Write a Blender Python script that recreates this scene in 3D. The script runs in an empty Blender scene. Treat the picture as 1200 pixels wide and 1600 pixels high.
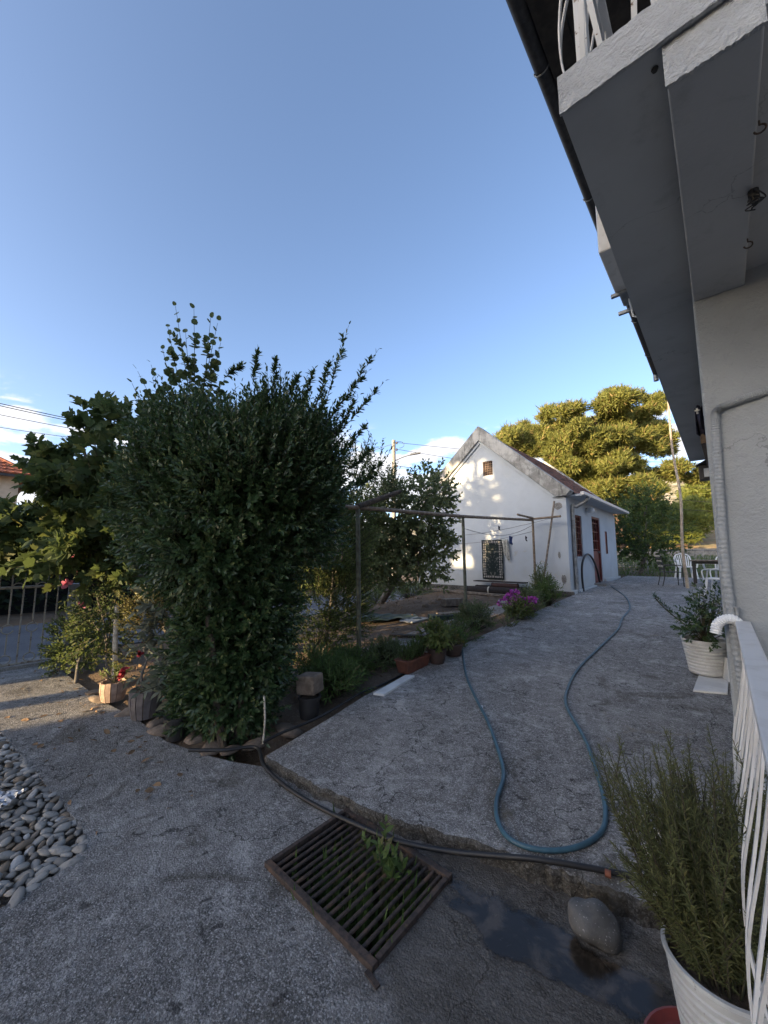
import bpy, bmesh, math, random
import numpy as np
from mathutils import Vector, Matrix
from mathutils.geometry import tessellate_polygon
R = math.radians
rnd = random.Random(7)
rng = np.random.default_rng(11)
scene = bpy.context.scene
COL = scene.collection

# ------------------------------------------------------------------ camera, sky, sun, exposure
CAM_H, PITCH, YAW, FPX = 1.6, R(6.5), R(41.5), 597.0
cam = bpy.data.cameras.new('camera'); cam_o = bpy.data.objects.new('camera', cam); COL.objects.link(cam_o)
cam_o.location = (0, 0, CAM_H); cam_o.rotation_euler = (R(90) + PITCH, 0, YAW)
cam.sensor_fit = 'VERTICAL'; cam.sensor_height = 36; cam.sensor_width = 27; cam.lens = FPX / 1600 * 36
cam.clip_start = 0.05; cam.clip_end = 3000
scene.camera = cam_o
SUN_EL, SUN_DIR = R(9.5), Vector((-0.22, -0.975, 0)).normalized()      # towards the sun
world = bpy.data.worlds.new('World'); scene.world = world; world.use_nodes = True
wt = world.node_tree; wt.nodes.clear()
def WN(t, **k):
    n = wt.nodes.new(t)
    for a, b in k.items(): setattr(n, a, b)
    return n
wl = wt.links.new
sky = WN('ShaderNodeTexSky', sky_type='NISHITA', sun_disc=False, sun_elevation=R(12), sun_rotation=math.atan2(SUN_DIR.x, SUN_DIR.y),
         air_density=0.6, dust_density=2.4, ozone_density=1.2, altitude=100)
bg = WN('ShaderNodeBackground'); bg.inputs['Strength'].default_value = 0.15
tc = WN('ShaderNodeTexCoord'); sp = WN('ShaderNodeSeparateXYZ'); wl(tc.outputs['Generated'], sp.inputs[0])
def WM(op, a, b=None, clamp=False):
    m = WN('ShaderNodeMath', operation=op, use_clamp=clamp)
    for i, v in enumerate((a, b)):
        if v is None: continue
        if isinstance(v, (int, float)): m.inputs[i].default_value = v
        else: wl(v, m.inputs[i])
    return m.outputs[0]
den = WM('ADD', WM('MAXIMUM', sp.outputs['Z'], 0.0), 0.22)
cv = WN('ShaderNodeCombineXYZ'); wl(WM('DIVIDE', sp.outputs['X'], den), cv.inputs[0]); wl(WM('DIVIDE', sp.outputs['Y'], den), cv.inputs[1])
CLOUD_SEED = 15.07
wl(WM('ADD', WM('MULTIPLY', sp.outputs['Z'], 2.2), CLOUD_SEED), cv.inputs[2])
cn = WN('ShaderNodeTexNoise'); cn.inputs['Scale'].default_value = 2.3; cn.inputs['Detail'].default_value = 7; cn.inputs['Roughness'].default_value = 0.56
cn.inputs['Distortion'].default_value = 0.25
wl(cv.outputs[0], cn.inputs['Vector'])
cr = WN('ShaderNodeMapRange', interpolation_type='SMOOTHSTEP'); cr.inputs['From Min'].default_value = 0.46; cr.inputs['From Max'].default_value = 0.53
wl(cn.outputs['Fac'], cr.inputs['Value'])
hi = WN('ShaderNodeMapRange', interpolation_type='SMOOTHSTEP'); hi.inputs['From Min'].default_value = 0.34; hi.inputs['From Max'].default_value = 0.27
wl(sp.outputs['Z'], hi.inputs['Value'])
lo = WN('ShaderNodeMapRange', interpolation_type='SMOOTHSTEP'); lo.inputs['From Min'].default_value = 0.0; lo.inputs['From Max'].default_value = 0.06
wl(sp.outputs['Z'], lo.inputs['Value'])
cm = WM('MULTIPLY', WM('MULTIPLY', cr.outputs[0], hi.outputs[0]), lo.outputs[0])
cm = WM('MULTIPLY', cm, 0.9)
mx = WN('ShaderNodeMix', data_type='RGBA'); wl(cm, mx.inputs['Factor']); 
wl(sky.outputs[0], mx.inputs['A'])
mx.inputs['B'].default_value = (2.5, 2.45, 2.5, 1)
wl(mx.outputs['Result'], bg.inputs['Color'])
wo = WN('ShaderNodeOutputWorld'); wl(bg.outputs[0], wo.inputs['Surface'])
sl = bpy.data.lights.new('sun', 'SUN'); sl.energy = 4.2; sl.angle = R(0.5); sl.color = (1.0, 0.74, 0.42)
so = bpy.data.objects.new('sun', sl); COL.objects.link(so)
sd = Vector((SUN_DIR.x * math.cos(SUN_EL), SUN_DIR.y * math.cos(SUN_EL), math.sin(SUN_EL)))
so.rotation_euler = sd.to_track_quat('Z', 'Y').to_euler(); so.location = sd * 60
scene.view_settings.view_transform = 'Standard'; scene.view_settings.look = 'None'
scene.view_settings.exposure = 1.78; scene.view_settings.gamma = 1.0
scene.render.engine = 'CYCLES'
scene.cycles.max_bounces = 6; scene.cycles.transparent_max_bounces = 6
scene.render.resolution_x = 768; scene.render.resolution_y = 1024

# ------------------------------------------------------------------ where things stand: measured sight lines met with real planes
def ray(px, py):
    r = (px - 600) / FPX; u = (800 - py) / FPX
    f = math.cos(PITCH) - u * math.sin(PITCH); z = u * math.cos(PITCH) + math.sin(PITCH)
    return Vector((r * math.cos(YAW) - f * math.sin(YAW), r * math.sin(YAW) + f * math.cos(YAW), z))
def slabz(y):
    if y < 11: return 0.10 + 0.050 * (y - 2.2)
    return 0.54 + 0.032 * (y - 11)
def FW(px, py, t): return Vector((0, 0, CAM_H)) + ray(px, py) * t
def GZ(px, py, z=0.0):
    a = ray(px, py); return FW(px, py, (z - CAM_H) / a.z)
def SL(px, py):
    z = 0.15
    for _ in range(30):
        p = GZ(px, py, z); z = 0.5 * z + 0.5 * slabz(min(p.y, 19))
    return p
def YP(px, py, y): a = ray(px, py); return FW(px, py, y / a.y)
def XP(px, py, x): a = ray(px, py); return FW(px, py, x / a.x)

# ------------------------------------------------------------------ materials
MATS = {}
class NT:
    def __init__(s, name):
        s.m = bpy.data.materials.new(name); s.m.use_nodes = True; s.t = s.m.node_tree
        s.b = s.t.nodes['Principled BSDF']; s.out = s.t.nodes['Material Output']; MATS[name] = s.m
        s._co = None
    def n(s, t, **k):
        n = s.t.nodes.new(t)
        for a, b in k.items(): setattr(n, a, b)
        return n
    def l(s, a, b): s.t.links.new(a, b)
    def co(s):
        if s._co is None: s._co = s.n('ShaderNodeNewGeometry').outputs['Position']
        return s._co
    def noise(s, scale, detail=4, rough=0.55, dist=0.0, vec=None, stretch=None):
        n = s.n('ShaderNodeTexNoise'); n.inputs['Scale'].default_value = scale; n.inputs['Detail'].default_value = detail
        n.inputs['Roughness'].default_value = rough; n.inputs['Distortion'].default_value = dist
        v = vec or s.co()
        if stretch:
            mp = s.n('ShaderNodeMapping'); mp.inputs['Scale'].default_value = stretch; s.l(v, mp.inputs[0]); v = mp.outputs[0]
        s.l(v, n.inputs['Vector']); return n.outputs['Fac']
    def voro(s, scale, feature='F1', rand=1.0, out='Distance'):
        n = s.n('ShaderNodeTexVoronoi', feature=feature); n.inputs['Scale'].default_value = scale
        n.inputs['Randomness'].default_value = rand; s.l(s.co(), n.inputs['Vector']); return n.outputs[out]
    def rng(s, v, a, b, c=0.0, d=1.0):
        n = s.n('ShaderNodeMapRange', interpolation_type='SMOOTHSTEP')
        for k, x in (('From Min', a), ('From Max', b), ('To Min', c), ('To Max', d)): n.inputs[k].default_value = x
        s.l(v, n.inputs['Value']); return n.outputs[0]
    def math(s, op, a, b=None):
        n = s.n('ShaderNodeMath', operation=op)
        for i, v in enumerate((a, b)):
            if v is None: continue
            if isinstance(v, (int, float)): n.inputs[i].default_value = v
            else: s.l(v, n.inputs[i])
        return n.outputs[0]
    def mix(s, f, a, b):
        n = s.n('ShaderNodeMix', data_type='RGBA')
        for k, v in (('Factor', f), ('A', a), ('B', b)):
            if isinstance(v, (int, float)): n.inputs[k].default_value = v
            elif isinstance(v, tuple): n.inputs[k].default_value = (*v[:3], 1)
            else: s.l(v, n.inputs[k])
        return n.outputs['Result']
    def col(s, c):
        if isinstance(c, tuple): s.b.inputs['Base Color'].default_value = (*c[:3], 1)
        else: s.l(c, s.b.inputs['Base Color'])
    def rough(s, v):
        if isinstance(v, (int, float)): s.b.inputs['Roughness'].default_value = v
        else: s.l(v, s.b.inputs['Roughness'])
    def bump(s, h, strength=0.5, dist=0.01):
        n = s.n('ShaderNodeBump'); n.inputs['Strength'].default_value = strength; n.inputs['Distance'].default_value = dist
        s.l(h, n.inputs['Height']); s.l(n.outputs[0], s.b.inputs['Normal'])
    def island(s): return s.n('ShaderNodeNewGeometry').outputs['Random Per Island']
    def objrand(s): return s.n('ShaderNodeObjectInfo').outputs['Random']

def simple(name, c1, c2=None, scale=8, rough=0.6, metallic=0, bump=0.0, bscale=60, bdist=0.004, detail=5, lo=0.35, hi=0.65):
    s = NT(name)
    c2 = c2 or tuple(x * 0.7 for x in c1)
    s.col(s.mix(s.rng(s.noise(scale, detail), lo, hi), c1, c2))
    s.rough(rough); s.b.inputs['Metallic'].default_value = metallic
    if bump: s.bump(s.noise(bscale, 4), bump, bdist)
    return s.m

def leafmat(name, c1, c2, c3=None, rough=0.5, trans=0.3, spec=0.35, per_object=False):
    s = NT(name)
    isl = s.objrand() if per_object else s.island()
    c = s.mix(isl, c1, c2)
    if c3: c = s.mix(s.rng(isl, 0.86, 0.97), c, c3)
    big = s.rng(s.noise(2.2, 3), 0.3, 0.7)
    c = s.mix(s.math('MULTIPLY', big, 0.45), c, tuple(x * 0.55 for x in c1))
    s.col(c); s.rough(rough); s.b.inputs['Specular IOR Level'].default_value = spec
    tr = s.n('ShaderNodeBsdfTranslucent'); s.l(s.mix(0.5, c, tuple(min(1, x * 2.2) for x in c2)), tr.inputs['Color'])
    ms = s.n('ShaderNodeMixShader'); ms.inputs[0].default_value = trans
    s.l(s.b.outputs[0], ms.inputs[1]); s.l(tr.outputs[0], ms.inputs[2]); s.l(ms.outputs[0], s.out.inputs['Surface'])
    return s.m

def concrete(name, base, dark, light, aggscale=55, blotch=1.0, tracks=False, damp=None, moss=False):
    s = NT(name)
    big = s.rng(s.noise(0.9, 6, 0.6), 0.32, 0.7)
    c = s.mix(big, base, tuple(x * 0.68 for x in base))
    mid = s.rng(s.noise(7, 6, 0.7), 0.42, 0.66)
    c = s.mix(s.math('MULTIPLY', mid, 0.5), c, dark)
    pale = s.rng(s.noise(2.1, 6, 0.75, 0.9), 0.53, 0.64)
    c = s.mix(s.math('MULTIPLY', pale, 0.6), c, light)
    fine = s.rng(s.noise(34, 6, 0.85, 0.7), 0.46, 0.56)  # shading of the rough bumps put into the colour, with pit dirt
    wear = s.rng(s.noise(1.1, 6, 0.7, 0.6), 0.36, 0.64, 0.3, 1.0)
    mot = s.rng(s.noise(13, 6, 0.75, 0.5), 0.44, 0.62)
    c = s.mix(s.math('MULTIPLY', s.math('MULTIPLY', mot, wear), 0.62), c, dark)
    mot2 = s.rng(s.noise(19, 5, 0.7, 0.9), 0.52, 0.66)
    c = s.mix(s.math('MULTIPLY', mot2, 0.5), c, light)
    c = s.mix(s.math('MULTIPLY', s.math('MULTIPLY', fine, wear), 0.75 * blotch), c, dark)
    fine2 = s.rng(s.noise(110, 3, 0.7), 0.52, 0.62)
    c = s.mix(s.math('MULTIPLY', fine2, 0.6), c, light)
    ck = s.n('ShaderNodeTexVoronoi', feature='DISTANCE_TO_EDGE'); ck.inputs['Scale'].default_value = 0.55
    cw_ = s.n('ShaderNodeVectorMath', operation='ADD'); cn_ = s.n('ShaderNodeTexNoise'); cn_.inputs['Scale'].default_value = 2.5; cn_.inputs['Detail'].default_value = 6
    s.l(s.co(), cn_.inputs['Vector']); s.l(s.co(), cw_.inputs[0]); s.l(cn_.outputs['Color'], cw_.inputs[1]); s.l(cw_.outputs[0], ck.inputs['Vector'])
    c = s.mix(s.math('MULTIPLY', s.rng(ck.outputs['Distance'], 0.0045, 0.001), 0.8), c, tuple(x * 0.5 for x in dark))
    stn = s.math('MULTIPLY', s.rng(s.noise(1.4, 6, 0.7, 1.0), 0.55, 0.66), 0.6)
    c = s.mix(stn, c, (0.10, 0.088, 0.07))
    pit = s.rng(s.noise(11, 3, 0.6, 0.6), 0.63, 0.70)
    c = s.mix(s.math('MULTIPLY', pit, 0.75), c, tuple(x * 0.55 for x in dark))
    v = s.voro(aggscale, out='Color')
    sv = s.n('ShaderNodeSeparateColor'); s.l(v, sv.inputs[0])
    dd = s.voro(aggscale)
    spots = s.math('MULTIPLY', s.rng(sv.outputs[0], 0.72, 0.98), s.rng(dd, 0.45, 0.25))
    c = s.mix(s.math('MULTIPLY', spots, 0.75), c, light)
    if tracks:      # pale mineral veins left by old roots
        mp = s.n('ShaderNodeTexVoronoi', feature='DISTANCE_TO_EDGE'); mp.inputs['Scale'].default_value = 2.6
        wv = s.n('ShaderNodeVectorMath', operation='ADD'); wn = s.n('ShaderNodeTexNoise'); wn.inputs['Scale'].default_value = 3.0; wn.inputs['Detail'].default_value = 5
        s.l(s.co(), wn.inputs['Vector']); s.l(s.co(), wv.inputs[0]); s.l(wn.outputs['Color'], wv.inputs[1]); s.l(wv.outputs[0], mp.inputs['Vector'])
        line = s.math('MULTIPLY', s.rng(mp.outputs['Distance'], 0.022, 0.004), s.rng(s.noise(0.8, 3), 0.5, 0.62))
        c = s.mix(s.math('MULTIPLY', line, 0.4), c, light)
        st = s.math('MULTIPLY', s.rng(s.noise(1.7, 5, 0.65, 0.8), 0.62, 0.72), 0.5)
        c = s.mix(st, c, (0.24, 0.19, 0.11))
    rg = 0.88
    if damp:
        # wet stain round the outlet: distance from a run of water, broken up by noise
        sx = s.n('ShaderNodeSeparateXYZ'); s.l(s.co(), sx.inputs[0])
        dx = s.math('DIVIDE', s.math('SUBTRACT', sx.outputs[0], damp[0]), damp[2]); dy = s.math('DIVIDE', s.math('SUBTRACT', sx.outputs[1], damp[1]), damp[3])
        r2 = s.math('SQRT', s.math('ADD', s.math('MULTIPLY', dx, dx), s.math('MULTIPLY', dy, dy)))
        w = s.rng(s.math('ADD', r2, s.math('MULTIPLY', s.noise(4.5, 5, 0.65), 1.1)), 1.75, 1.35)
        c = s.mix(s.math('MULTIPLY', w, 0.66), c, (0.045, 0.038, 0.03))
        rg = s.rng(w, 0.0, 1.0, 0.88, 0.32)
    s.col(c); s.rough(rg); s.b.inputs['Specular IOR Level'].default_value = 0.3
    h = s.math('ADD', s.math('MULTIPLY', dd, 0.35), s.math('ADD', s.noise(26, 6, 0.75), s.math('MULTIPLY', s.noise(120, 3, 0.7), 0.5)))
    s.bump(h, 1.0, 0.022)
    return s.m

def stucco(name, c1, c2, scale=40, strength=0.5, dist=0.012, dirt=0.3):
    s = NT(name)
    c = s.mix(s.rng(s.noise(1.6, 6, 0.6), 0.35, 0.7), c1, c2)
    c = s.mix(s.math('MULTIPLY', s.rng(s.noise(7, 6, 0.7), 0.55, 0.75), dirt), c, tuple(x * 0.55 for x in c2))
    ck = s.n('ShaderNodeTexVoronoi', feature='DISTANCE_TO_EDGE'); ck.inputs['Scale'].default_value = 0.8
    cw_ = s.n('ShaderNodeVectorMath', operation='ADD'); cn_ = s.n('ShaderNodeTexNoise'); cn_.inputs['Scale'].default_value = 3.0; cn_.inputs['Detail'].default_value = 6
    s.l(s.co(), cn_.inputs['Vector']); s.l(s.co(), cw_.inputs[0]); s.l(cn_.outputs['Color'], cw_.inputs[1]); s.l(cw_.outputs[0], ck.inputs['Vector'])
    crk = s.math('MULTIPLY', s.rng(ck.outputs['Distance'], 0.0035, 0.0008), s.rng(s.noise(0.9, 3), 0.5, 0.56))
    c = s.mix(s.math('MULTIPLY', crk, 0.45), c, tuple(x * 0.35 for x in c2))
    tide = s.math('MULTIPLY', s.rng(s.noise(1.1, 7, 0.72, 1.4), 0.56, 0.64), dirt * 0.7)
    c = s.mix(tide, c, tuple(x * 0.62 for x in c2))
    s.col(c); s.rough(0.85); s.b.inputs['Specular IOR Level'].default_value = 0.2
    s.bump(s.math('ADD', s.noise(scale, 5, 0.6, 0.8), s.math('MULTIPLY', s.noise(scale * 4, 3), 0.3)), strength, dist)
    return s.m

concrete('yard_concrete', (0.38, 0.365, 0.345), (0.08, 0.077, 0.073), (0.62, 0.605, 0.585), 95, 1.0, damp=(-0.62, 1.62, 0.85, 0.55))
concrete('slab_concrete', (0.36, 0.35, 0.335), (0.08, 0.077, 0.074), (0.66, 0.65, 0.64), 100, 0.95, tracks=True)
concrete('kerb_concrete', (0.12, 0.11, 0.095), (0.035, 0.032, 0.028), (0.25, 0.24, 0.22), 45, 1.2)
concrete('path_concrete', (0.3, 0.29, 0.27), (0.15, 0.14, 0.13), (0.45, 0.44, 0.42), 45, 0.8)
stucco('stucco_white', (0.345, 0.365, 0.375), (0.30, 0.32, 0.33), 34, 0.75, 0.012, 0.2)
stucco('stucco_edge', (0.46, 0.475, 0.48), (0.37, 0.38, 0.385), 26, 1.0, 0.02, 0.35)
stucco('soffit_paint', (0.50, 0.515, 0.52), (0.43, 0.44, 0.445), 14, 0.25, 0.006, 0.3)
stucco('porch_ceiling', (0.46, 0.465, 0.465), (0.40, 0.40, 0.40), 20, 0.3, 0.006, 0.3)
s = NT('shed_plaster')
c = s.mix(s.rng(s.noise(1.3, 6, 0.6), 0.35, 0.7), (0.475, 0.515, 0.555), (0.42, 0.455, 0.49))
sx = s.n('ShaderNodeSeparateXYZ'); s.l(s.co(), sx.inputs[0])
low = s.rng(s.math('ADD', sx.outputs[2], s.math('MULTIPLY', s.noise(3.2, 6, 0.7), 1.6)), 2.35, 1.4)
c = s.mix(s.math('MULTIPLY', low, 0.55), c, (0.42, 0.41, 0.37))
peel = s.rng(s.noise(2.6, 6, 0.62, 0.4), 0.66, 0.69)
c = s.mix(s.math('MULTIPLY', peel, 0.7), c, (0.45, 0.43, 0.38))
drip = s.rng(s.noise(1, 5, 0.6, 0, None, (7, 7, 0.5)), 0.58, 0.75)
c = s.mix(s.math('MULTIPLY', drip, 0.25), c, (0.45, 0.45, 0.43))
s.col(c); s.rough(0.9); s.bump(s.math('ADD', s.noise(14, 6, 0.65), s.math('MULTIPLY', peel, -0.4)), 0.35, 0.02)
s = NT('old_parapet')
c = s.mix(s.rng(s.noise(2.2, 7, 0.7, 0.3), 0.38, 0.62), (0.50, 0.49, 0.46), (0.24, 0.235, 0.22))
c = s.mix(s.math('MULTIPLY', s.rng(s.noise(1, 6, 0.7, 0, None, (9, 9, 1.6)), 0.5, 0.66), 0.75), c, (0.09, 0.088, 0.08))
c = s.mix(s.math('MULTIPLY', s.rng(s.noise(6, 5, 0.7), 0.6, 0.7), 0.5), c, (0.6, 0.59, 0.56))
s.col(c); s.rough(0.92); s.bump(s.noise(20, 6, 0.7), 0.5, 0.02)
simple('roof_tile', (0.17, 0.078, 0.055), (0.085, 0.055, 0.045), 5, 0.85, bump=0.4, bscale=40)
simple('roof_tile_orange', (0.38, 0.12, 0.06), (0.22, 0.075, 0.045), 4, 0.85, bump=0.4, bscale=40)
simple('red_paint', (0.17, 0.03, 0.026), (0.095, 0.026, 0.022), 6, 0.55, bump=0.2)
simple('brown_frame', (0.20, 0.13, 0.10), (0.13, 0.085, 0.06), 10, 0.7)
simple('dark_void', (0.012, 0.012, 0.012), (0.006, 0.006, 0.006), 6, 0.9)
s = NT('window_glass'); s.col((0.02, 0.018, 0.018)); s.rough(0.08)
simple('galvanised', (0.27, 0.29, 0.31), (0.17, 0.18, 0.19), 9, 0.5, 0.5, 0.2)
simple('white_metal', (0.62, 0.61, 0.59), (0.50, 0.48, 0.45), 14, 0.42, bump=0.15, bscale=90, bdist=0.002, lo=0.45, hi=0.8)
s = NT('white_metal_rusty')
c = s.mix(s.rng(s.noise(30, 5, 0.7), 0.58, 0.66), (0.6, 0.6, 0.58), (0.13, 0.06, 0.03)); s.col(c); s.rough(0.55)
s = NT('gate_paint')
c = s.mix(s.rng(s.noise(16, 6, 0.7), 0.52, 0.62), (0.26, 0.24, 0.195), (0.12, 0.075, 0.048)); s.col(c); s.rough(0.65)
s = NT('rusty_iron')
c = s.mix(s.rng(s.noise(35, 6, 0.7), 0.4, 0.62), (0.085, 0.06, 0.048), (0.035, 0.028, 0.025)); c = s.mix(s.rng(s.noise(9, 4), 0.55, 0.68), c, (0.14, 0.085, 0.055))
s.col(c); s.rough(0.8); s.b.inputs['Metallic'].default_value = 0.15; s.bump(s.noise(140, 5, 0.7), 0.6, 0.003)
simple('pipe_old', (0.27, 0.205, 0.14), (0.15, 0.105, 0.07), 14, 0.7, 0.1, 0.4, 60)
simple('pipe_green', (0.15, 0.16, 0.115), (0.09, 0.085, 0.062), 12, 0.7, 0.1, 0.3, 60)
simple('dark_gutter', (0.052, 0.052, 0.056), (0.03, 0.03, 0.033), 20, 0.6, 0.2, 0.2)
simple('dark_wood', (0.055, 0.045, 0.038), (0.03, 0.026, 0.022), 12, 0.8, bump=0.4)
simple('brown_wood', (0.16, 0.10, 0.05), (0.09, 0.055, 0.03), 12, 0.7, bump=0.4)
simple('weathered_wood', (0.24, 0.20, 0.16), (0.13, 0.105, 0.085), 12, 0.85, bump=0.5)
simple('bark', (0.10, 0.075, 0.055), (0.05, 0.04, 0.03), 14, 0.95, bump=0.9, bscale=30, bdist=0.02)
simple('bark_grey', (0.17, 0.155, 0.135), (0.09, 0.08, 0.07), 14, 0.95, bump=0.8, bscale=30, bdist=0.015)
simple('bark_pine', (0.16, 0.10, 0.07), (0.075, 0.05, 0.04), 6, 0.95, bump=0.9, bscale=12, bdist=0.05)
simple('twig', (0.075, 0.075, 0.035), (0.05, 0.04, 0.025), 10, 0.8)
simple('white_stake', (0.62, 0.57, 0.47), (0.36, 0.31, 0.24), 22, 0.8, bump=0.5)
simple('bamboo', (0.42, 0.36, 0.28), (0.3, 0.24, 0.18), 9, 0.65)
s = NT('soil')
c = s.mix(s.rng(s.noise(3, 6, 0.65), 0.3, 0.7), (0.19, 0.14, 0.10), (0.115, 0.083, 0.058))
c = s.mix(s.rng(s.noise(34, 6, 0.75), 0.5, 0.68), c, (0.24, 0.19, 0.14)); c = s.mix(s.rng(s.noise(0.05, 4), 0.45, 0.6), c, (0.27, 0.17, 0.09))
s.col(c); s.rough(1.0); s.bump(s.math('ADD', s.noise(18, 6, 0.75), s.noise(60, 4, 0.7)), 1.0, 0.04)
s = NT('hill_rock')
c = s.mix(s.rng(s.noise(0.16, 7, 0.72), 0.4, 0.62), (0.40, 0.35, 0.27), (0.19, 0.18, 0.09))
c = s.mix(s.rng(s.noise(0.5, 5, 0.7), 0.56, 0.66), c, (0.5, 0.46, 0.4)); s.col(c); s.rough(1.0); s.bump(s.noise(0.6, 6, 0.7), 0.8, 1.0)
s = NT('asphalt')
c = s.mix(s.rng(s.noise(1.1, 5), 0.3, 0.7), (0.13, 0.13, 0.135), (0.085, 0.085, 0.09)); c = s.mix(s.rng(s.noise(60, 3), 0.5, 0.7), c, (0.17, 0.17, 0.17))
s.col(c); s.rough(0.9); s.bump(s.noise(90, 3), 0.5, 0.01)
s = NT('river_pebble')
orr = s.objrand()
c = s.mix(orr, (0.18, 0.168, 0.15), (0.40, 0.38, 0.345)); c = s.mix(s.rng(orr, 0.70, 0.78), c, (0.19, 0.145, 0.10)); c = s.mix(s.rng(orr, 0.9, 0.93), c, (0.46, 0.44, 0.41))
c = s.mix(s.math('MULTIPLY', s.rng(s.noise(40, 6, 0.7), 0.5, 0.7), 0.5), c, (0.13, 0.12, 0.105)); s.col(c); s.rough(0.7); s.bump(s.noise(90, 4), 0.35, 0.003)
s = NT('boulder_stone')
c = s.mix(s.rng(s.noise(14, 6, 0.7), 0.35, 0.65), (0.115, 0.112, 0.108), (0.075, 0.073, 0.07)); c = s.mix(s.rng(s.noise(90, 3), 0.62, 0.7), c, (0.3, 0.29, 0.28))
s.col(c); s.rough(0.75); s.bump(s.noise(60, 5, 0.7), 0.4, 0.004)
s = NT('flat_stone')
c = s.mix(s.rng(s.noise(9, 6, 0.7), 0.35, 0.65), (0.24, 0.185, 0.14), (0.12, 0.092, 0.07)); s.col(c); s.rough(0.9); s.bump(s.noise(40, 5, 0.7), 0.6, 0.008)
s = NT('puddle_water')
mud = s.rng(s.noise(6, 6, 0.65, 0.5), 0.44, 0.60)
s.col(s.mix(mud, (0.020, 0.016, 0.012), (0.075, 0.058, 0.042))); s.rough(s.rng(s.noise(8, 6, 0.7, 0.8), 0.5, 0.66, 0.035, 0.4))
s.b.inputs['Specular IOR Level'].default_value = 0.28; s.bump(s.math('ADD', s.math('MULTIPLY', mud, 0.6), s.noise(40, 4, 0.7)), 0.15, 0.006)
at_ = s.n('ShaderNodeAttribute', attribute_name='rim'); edge_ = s.math('ADD', at_.outputs['Fac'], s.math('MULTIPLY', s.noise(7, 6, 0.7, 0.6), 0.9))
tr_ = s.n('ShaderNodeBsdfTransparent'); ms_ = s.n('ShaderNodeMixShader'); s.l(s.rng(edge_, 1.15, 1.34), ms_.inputs[0]); s.l(s.b.outputs[0], ms_.inputs[1]); s.l(tr_.outputs[0], ms_.inputs[2]); s.l(ms_.outputs[0], s.out.inputs['Surface'])
simple('hose_blue', (0.05, 0.125, 0.17), (0.038, 0.09, 0.125), 9, 0.42)
simple('hose_black', (0.014, 0.014, 0.016), (0.022, 0.021, 0.02), 12, 0.5)
simple('hose_grey', (0.16, 0.20, 0.20), (0.11, 0.14, 0.14), 9, 0.5)
s = NT('white_pot_plastic')
c = s.mix(s.rng(s.noise(5, 6, 0.7), 0.4, 0.7), (0.53, 0.54, 0.535), (0.43, 0.43, 0.415)); c = s.mix(s.math('MULTIPLY', s.rng(s.noise(60, 4, 0.6), 0.63, 0.7), 0.6), c, (0.25, 0.23, 0.2)); s.col(c); s.rough(0.5)
simple('terracotta', (0.20, 0.072, 0.043), (0.13, 0.052, 0.034), 9, 0.8, bump=0.2)
simple('brown_plastic', (0.085, 0.052, 0.04), (0.05, 0.034, 0.028), 9, 0.6)
simple('barrel_pot', (0.40, 0.28, 0.21), (0.26, 0.18, 0.14), 16, 0.75, bump=0.4)
simple('barrel_pot_grey', (0.17, 0.145, 0.14), (0.115, 0.10, 0.095), 16, 0.75, bump=0.4)
simple('black_plastic', (0.022, 0.021, 0.022), (0.035, 0.032, 0.03), 9, 0.6)
simple('red_plastic', (0.22, 0.045, 0.042), (0.13, 0.04, 0.038), 9, 0.5)
simple('marble_white', (0.72, 0.73, 0.72), (0.56, 0.57, 0.57), 5, 0.4)
simple('white_plastic', (0.72, 0.73, 0.73), (0.6, 0.61, 0.6), 6, 0.45, lo=0.45, hi=0.8)
simple('navy_cloth', (0.012, 0.010, 0.020), (0.02, 0.016, 0.03), 16, 0.9)
simple('blue_cloth', (0.035, 0.06, 0.17), (0.025, 0.04, 0.11), 16, 0.9)
simple('lace_cloth', (0.55, 0.53, 0.47), (0.3, 0.29, 0.25), 26, 0.95)
simple('dark_mat', (0.030, 0.022, 0.02), (0.018, 0.015, 0.014), 16, 0.85, bump=0.3)
simple('red_mat', (0.075, 0.035, 0.03), (0.05, 0.026, 0.022), 16, 0.85)
simple('tarp_green', (0.035, 0.06, 0.05), (0.02, 0.035, 0.03), 6, 0.6)
simple('board_pale', (0.42, 0.44, 0.44), (0.3, 0.31, 0.31), 9, 0.8)
simple('foil', (0.5, 0.51, 0.53), (0.35, 0.36, 0.38), 9, 0.42, 0.8)
simple('pole_concrete', (0.30, 0.29, 0.27), (0.22, 0.21, 0.2), 9, 0.9)
simple('wire', (0.03, 0.03, 0.033), (0.02, 0.02, 0.02), 5, 0.6)
simple('wire_grey', (0.16, 0.16, 0.16), (0.1, 0.1, 0.1), 5, 0.6)
simple('dry_leaf', (0.25, 0.16, 0.085), (0.14, 0.085, 0.05), 30, 0.9)
simple('petal_pink', (0.62, 0.22, 0.30), (0.5, 0.15, 0.22), 30, 0.7)
simple('petal_red', (0.30, 0.015, 0.03), (0.2, 0.01, 0.02), 30, 0.7)
simple('petal_magenta', (0.42, 0.07, 0.40), (0.3, 0.045, 0.3), 30, 0.7)
simple('house_ochre', (0.55, 0.48, 0.38), (0.45, 0.39, 0.3), 3, 0.9, bump=0.3)
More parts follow.
